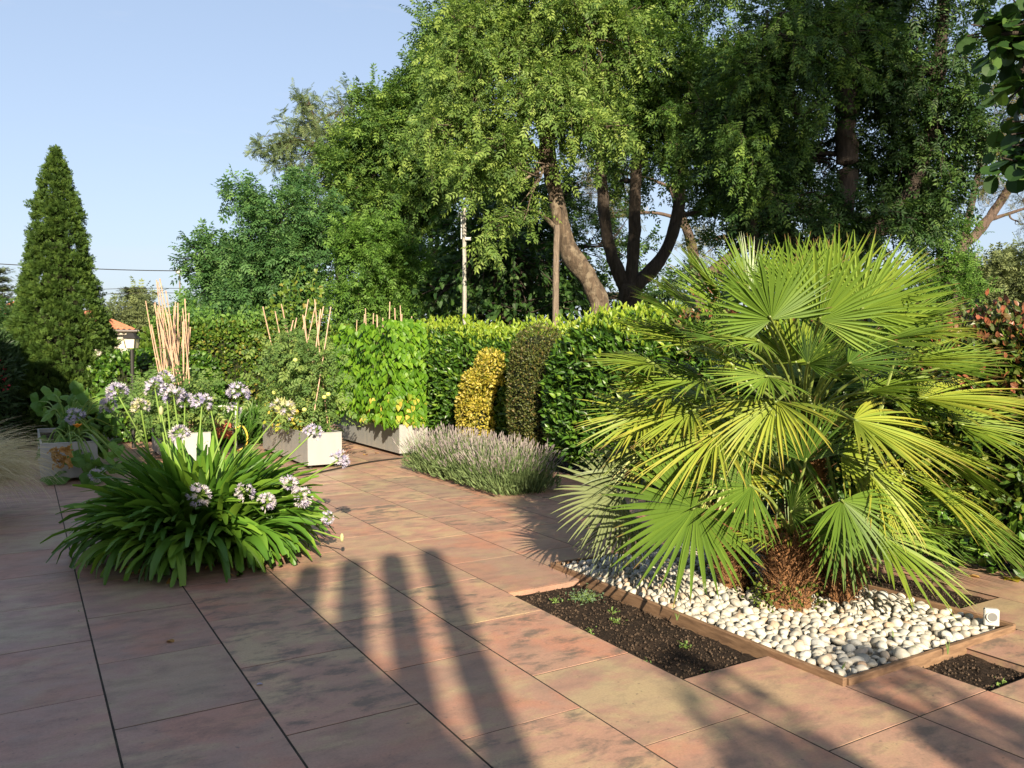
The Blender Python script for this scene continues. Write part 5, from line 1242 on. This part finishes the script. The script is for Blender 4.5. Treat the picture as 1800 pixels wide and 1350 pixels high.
def cedar(px, Z, ytop, hw, label):
    b = gb(px, Z); H = PT(px, ytop, Z)[2]; t = thing('cedar', label, 'tree', b, 'far cedars'); mb = MB(); tube(mb, [b, b + [0, 0, H * .5], b + [0, 0, H]], [.4, .3, .1], 10); mb.build('trunk', M['bark_dark'], t)
    P = []; R = hw / FPX * Z; br = MB()
    for lv_ in range(9):
        f = lv_ / 8; z = H * (.35 + .62 * f)
        for k in range(9):
            a = random.uniform(0, 6.28); L = R * (1 - .72 * f ** 1.6) * random.uniform(.7, 1.1); e = b * [1, 1, 0] + [math.cos(a) * L, math.sin(a) * L, z - .12 * L + .05]
            tube(br, [b * [1, 1, 0] + [0, 0, z - .2], e], [.06, .02], 4, cap=False); m = 55; s = rng.random(m) ** .6
            P.append(b * [1, 1, 0] + [0, 0, z] + (e - b * [1, 1, 0] - [0, 0, z]) * s[:, None] + rv(m, 1) * [.35, .35, .10])
    br.build('branches', M['bark_dark'], t); P = np.concatenate(P); mb = MB(); place(mb, tpl_spray(9, 4, .12), P, rv(len(P)) * [1, 1, .25], UP + rv(len(P), .25), rng.uniform(.3, .55, len(P)) * Z / 60); mb.build('crown', M['cedar'], t)
cedar(240, 62, 506, 52, 'far cedar with flat tiers behind the orange roof')
cedar(-8, 50, 470, 46, 'grey-green cedar cut by the left edge of the picture')
for nm, px, py, Z, rx, ry, lab in (('far_bush', 235, 565, 52, 55, 35, 'olive-green bushy tree between the far cedar and the house roof'), ('far_bush', 20, 575, 40, 45, 30, 'dark bush behind the cypress at the left edge'), ('far_bush', 360, 560, 24, 50, 28, 'sunlit leafy bush behind the mixed hedge near the round tree')):
    b = gb(px, Z); tree(nm, lab, 'tree', b, [([b, PT(px, 590, Z), PT(px, 570, Z)], [.12, .1, .05])], [cl(px, py, Z, rx, ry, 26, .018 * Z, 40), cl(px - rx * .3, py + ry * .8, Z, rx, ry * .6, 14, .018 * Z, 40), cl(px + rx * .3, py + ry * .8, Z, rx, ry * .6, 14, .018 * Z, 40)], M['far'] if px > 100 and px < 300 else (M['bright'] if px > 300 else M['ivy']), M['bark_dark'], PIN4, .012 * Z + .12, .1)
for (pts, r, lab) in ((((-200, 448, 40), (0, 464, 40), (300, 476, 40), (700, 470, 40)), .022, 'overhead wire crossing behind the cypress top'), (((-200, 520, 42), (0, 516, 42), (316, 507, 42), (700, 532, 42)), .014, 'thin overhead wire passing above the far cedar'), (((-200, 528, 42), (100, 520, 42), (316, 515, 42), (700, 528, 42)), .016, 'lower overhead wire just above the bundle of canes')):
    mb = MB(); p = smooth_path([PT(*q) for q in pts], 8); tube(mb, p, r, 5); tag(mb.build('overhead_wire', M['black'], loc=tuple(p[0])), lab, 'wire')
pl = PT(316, 600, 41.9); pl[2] = 0; tp = thing('utility_pole', 'thin far utility pole with a white insulator', 'pole', pl); mb = MB(); tube(mb, [pl, PT(316, 480, 41.9)], .035, 8); mb.build('shaft', M['pole_wood'], tp)
mb = MB(); c = PT(314, 477, 41.9); mb.add(ICO2[0] * .16 + c, ICO2[1]); mb.build('insulator', M['white_metal'], tp, smooth=True)
ln = PT(232, 612, 13.2); lt = thing('garden_lantern', 'cream lantern with a dark cap beside the far house', 'lantern', (ln[0], ln[1], 0)); s_ = .088
mb = MB(); tube(mb, [ln * [1, 1, 0], ln - [0, 0, .02]], .03, 10); mb.build('post', M['black'], lt)
mb = MB(); V = [ln + RT * a * s_ * .75 + FW * b_ * s_ * .75 for a, b_ in ((-1, -1), (1, -1), (1, 1), (-1, 1))] + [ln + RT * a * s_ + FW * b_ * s_ + UP * .15 for a, b_ in ((-1, -1), (1, -1), (1, 1), (-1, 1))]
mb.add(V, [[0, 1, 5, 4], [1, 2, 6, 5], [2, 3, 7, 6], [3, 0, 4, 7], [3, 2, 1, 0], [4, 5, 6, 7]]); mb.build('glass', M['lamp_glass'], lt)
mb = MB(); z = UP * .153; V = [ln + z + RT * a * s_ * 1.25 + FW * b_ * s_ * 1.25 for a, b_ in ((-1, -1), (1, -1), (1, 1), (-1, 1))] + [ln + z + UP * .09 + RT * a * .04 + FW * b_ * .04 for a, b_ in ((-1, -1), (1, -1), (1, 1), (-1, 1))]
mb.add(V, [[0, 1, 5, 4], [1, 2, 6, 5], [2, 3, 7, 6], [3, 0, 4, 7], [3, 2, 1, 0], [4, 5, 6, 7]]); mb.build('cap', M['black'], lt)
mb = MB()
for i in range(4): tube(mb, [V_ for V_ in (ln + (RT * (1 if i in (1, 2) else -1) + FW * (1 if i > 1 else -1)) * s_ * .76, ln + (RT * (1 if i in (1, 2) else -1) + FW * (1 if i > 1 else -1)) * s_ * 1.01 + UP * .15)], .008, 5)
mb.build('frame', M['black'], lt)

# ------------------------------------------------------------------ the house and posts behind the viewer, which shade the terrace
HE, HX = 5.5, -2.74
ho = thing('house', 'cream house with tiled eaves along the left of the terrace', 'house', (-5, 2, 0))
mb = MB(); V, F = box_vf((-6.74, -3, 2.7), (6.6, 18.0, 5.38)); mb.add(V, F); mb.build('wall', M['render'], ho)
mb = MB(); ya, yb = -12.6, 6.5
V = [(HX, ya, HE), (HX, yb, HE), (-6.74, yb, HE + 1.6), (-6.74, ya, HE + 1.6), (-10.74, ya, HE), (-10.74, yb, HE)]; V += [(x, y, z - .14) for x, y, z in V]
mb.add(V, [[0, 1, 2, 3], [3, 2, 5, 4], [7, 6, 9, 8], [8, 9, 10, 11], [0, 6, 7, 1], [4, 5, 11, 10]]); mb.add([V[0], V[3], V[9], V[6]], [[0, 1, 2, 3]]); mb.add([V[3], V[4], V[10], V[9]], [[0, 1, 2, 3]]); mb.add([V[1], V[2], V[8], V[7]], [[3, 2, 1, 0]]); mb.add([V[2], V[5], V[11], V[8]], [[3, 2, 1, 0]])
mb.build('roof', M['roof'], ho)
for y in (-7, -3, 1.0, 4.4):
    mb = MB(); bbox(mb, (-3.43, y, 1.5), (.06, 1.2, 1.4), .01); w_ = mb.build('window', M['lens'], ho)
    mb = MB()
    for dy in (-.62, 0, .62): bbox(mb, (-3.395, y + dy, 1.5), (.05, .07, 1.5), .006)
    mb.build('frame', M['white_metal'], w_)
for k, x in enumerate((1.78, 2.09, 2.40, 2.72)):
    px_, py_ = x - .768 * 5.4, 5.80 - 2.11 * 5.4
    mb = MB(); tube(mb, [(px_, py_, 0), (px_, py_, 5.25), (px_, py_, 5.36), (px_, py_, 5.4)], [.096, .096, .084, .03], 14)
    mb.F[0] = mb.F[0]
    tag(mb.build('terrace_post', M['pole_wood'], loc=(px_, py_, 0)), 'round-topped timber post of the screen behind the viewer', 'post', 'posts of the timber screen')
for x, y, H, r in ((2.84, 3.05, 4.4, .27), (3.62, 2.65, 4.2, .30), (4.6, 1.9, 4.0, .2)):  # leafy columns added out of view to cast shadow bands on the right paving
    cx, cy = x - .768 * H, y - 2.11 * H
    hedge('shadow_column', 'slim leafy column added out of view behind the viewer to cast a shadow band', 'bush', (cx, cy, H / 2), (r, r, H / 2), 7000, tpl_leaf(.34), .07, M['laurel'], e=3.2, lumps=.03, depth=.06, group='added shadow columns behind the viewer')

b = np.array([4.1, -6.5, 0])  # unseen tree added here to keep sun off the trees on the right
tree('added_shade_tree', 'unseen tall tree added behind the viewer to shade the right-hand trees', 'tree', b, [([b, b + [.1, 0, 4], b + [0, .2, 8], b + [.1, 0, 12]], [.2, .17, .13, .05])],
     [(b + [0, 0, 11.6], np.array([2.4, 2.4, 2.2]), 13, .5, 34), (b + [1.6, -.6, 13], np.array([1.6, 1.6, 1.6]), 9, .5, 36), (b + [-.3, .5, 13.2], np.array([1.5, 1.5, 1.4]), 9, .5, 36), (b + [1.2, 0, 9.6], np.array([1.5, 1.5, 1.0]), 7, .5, 36)], M['ivy'], M['bark_dark'], PIN4, .6, .3)
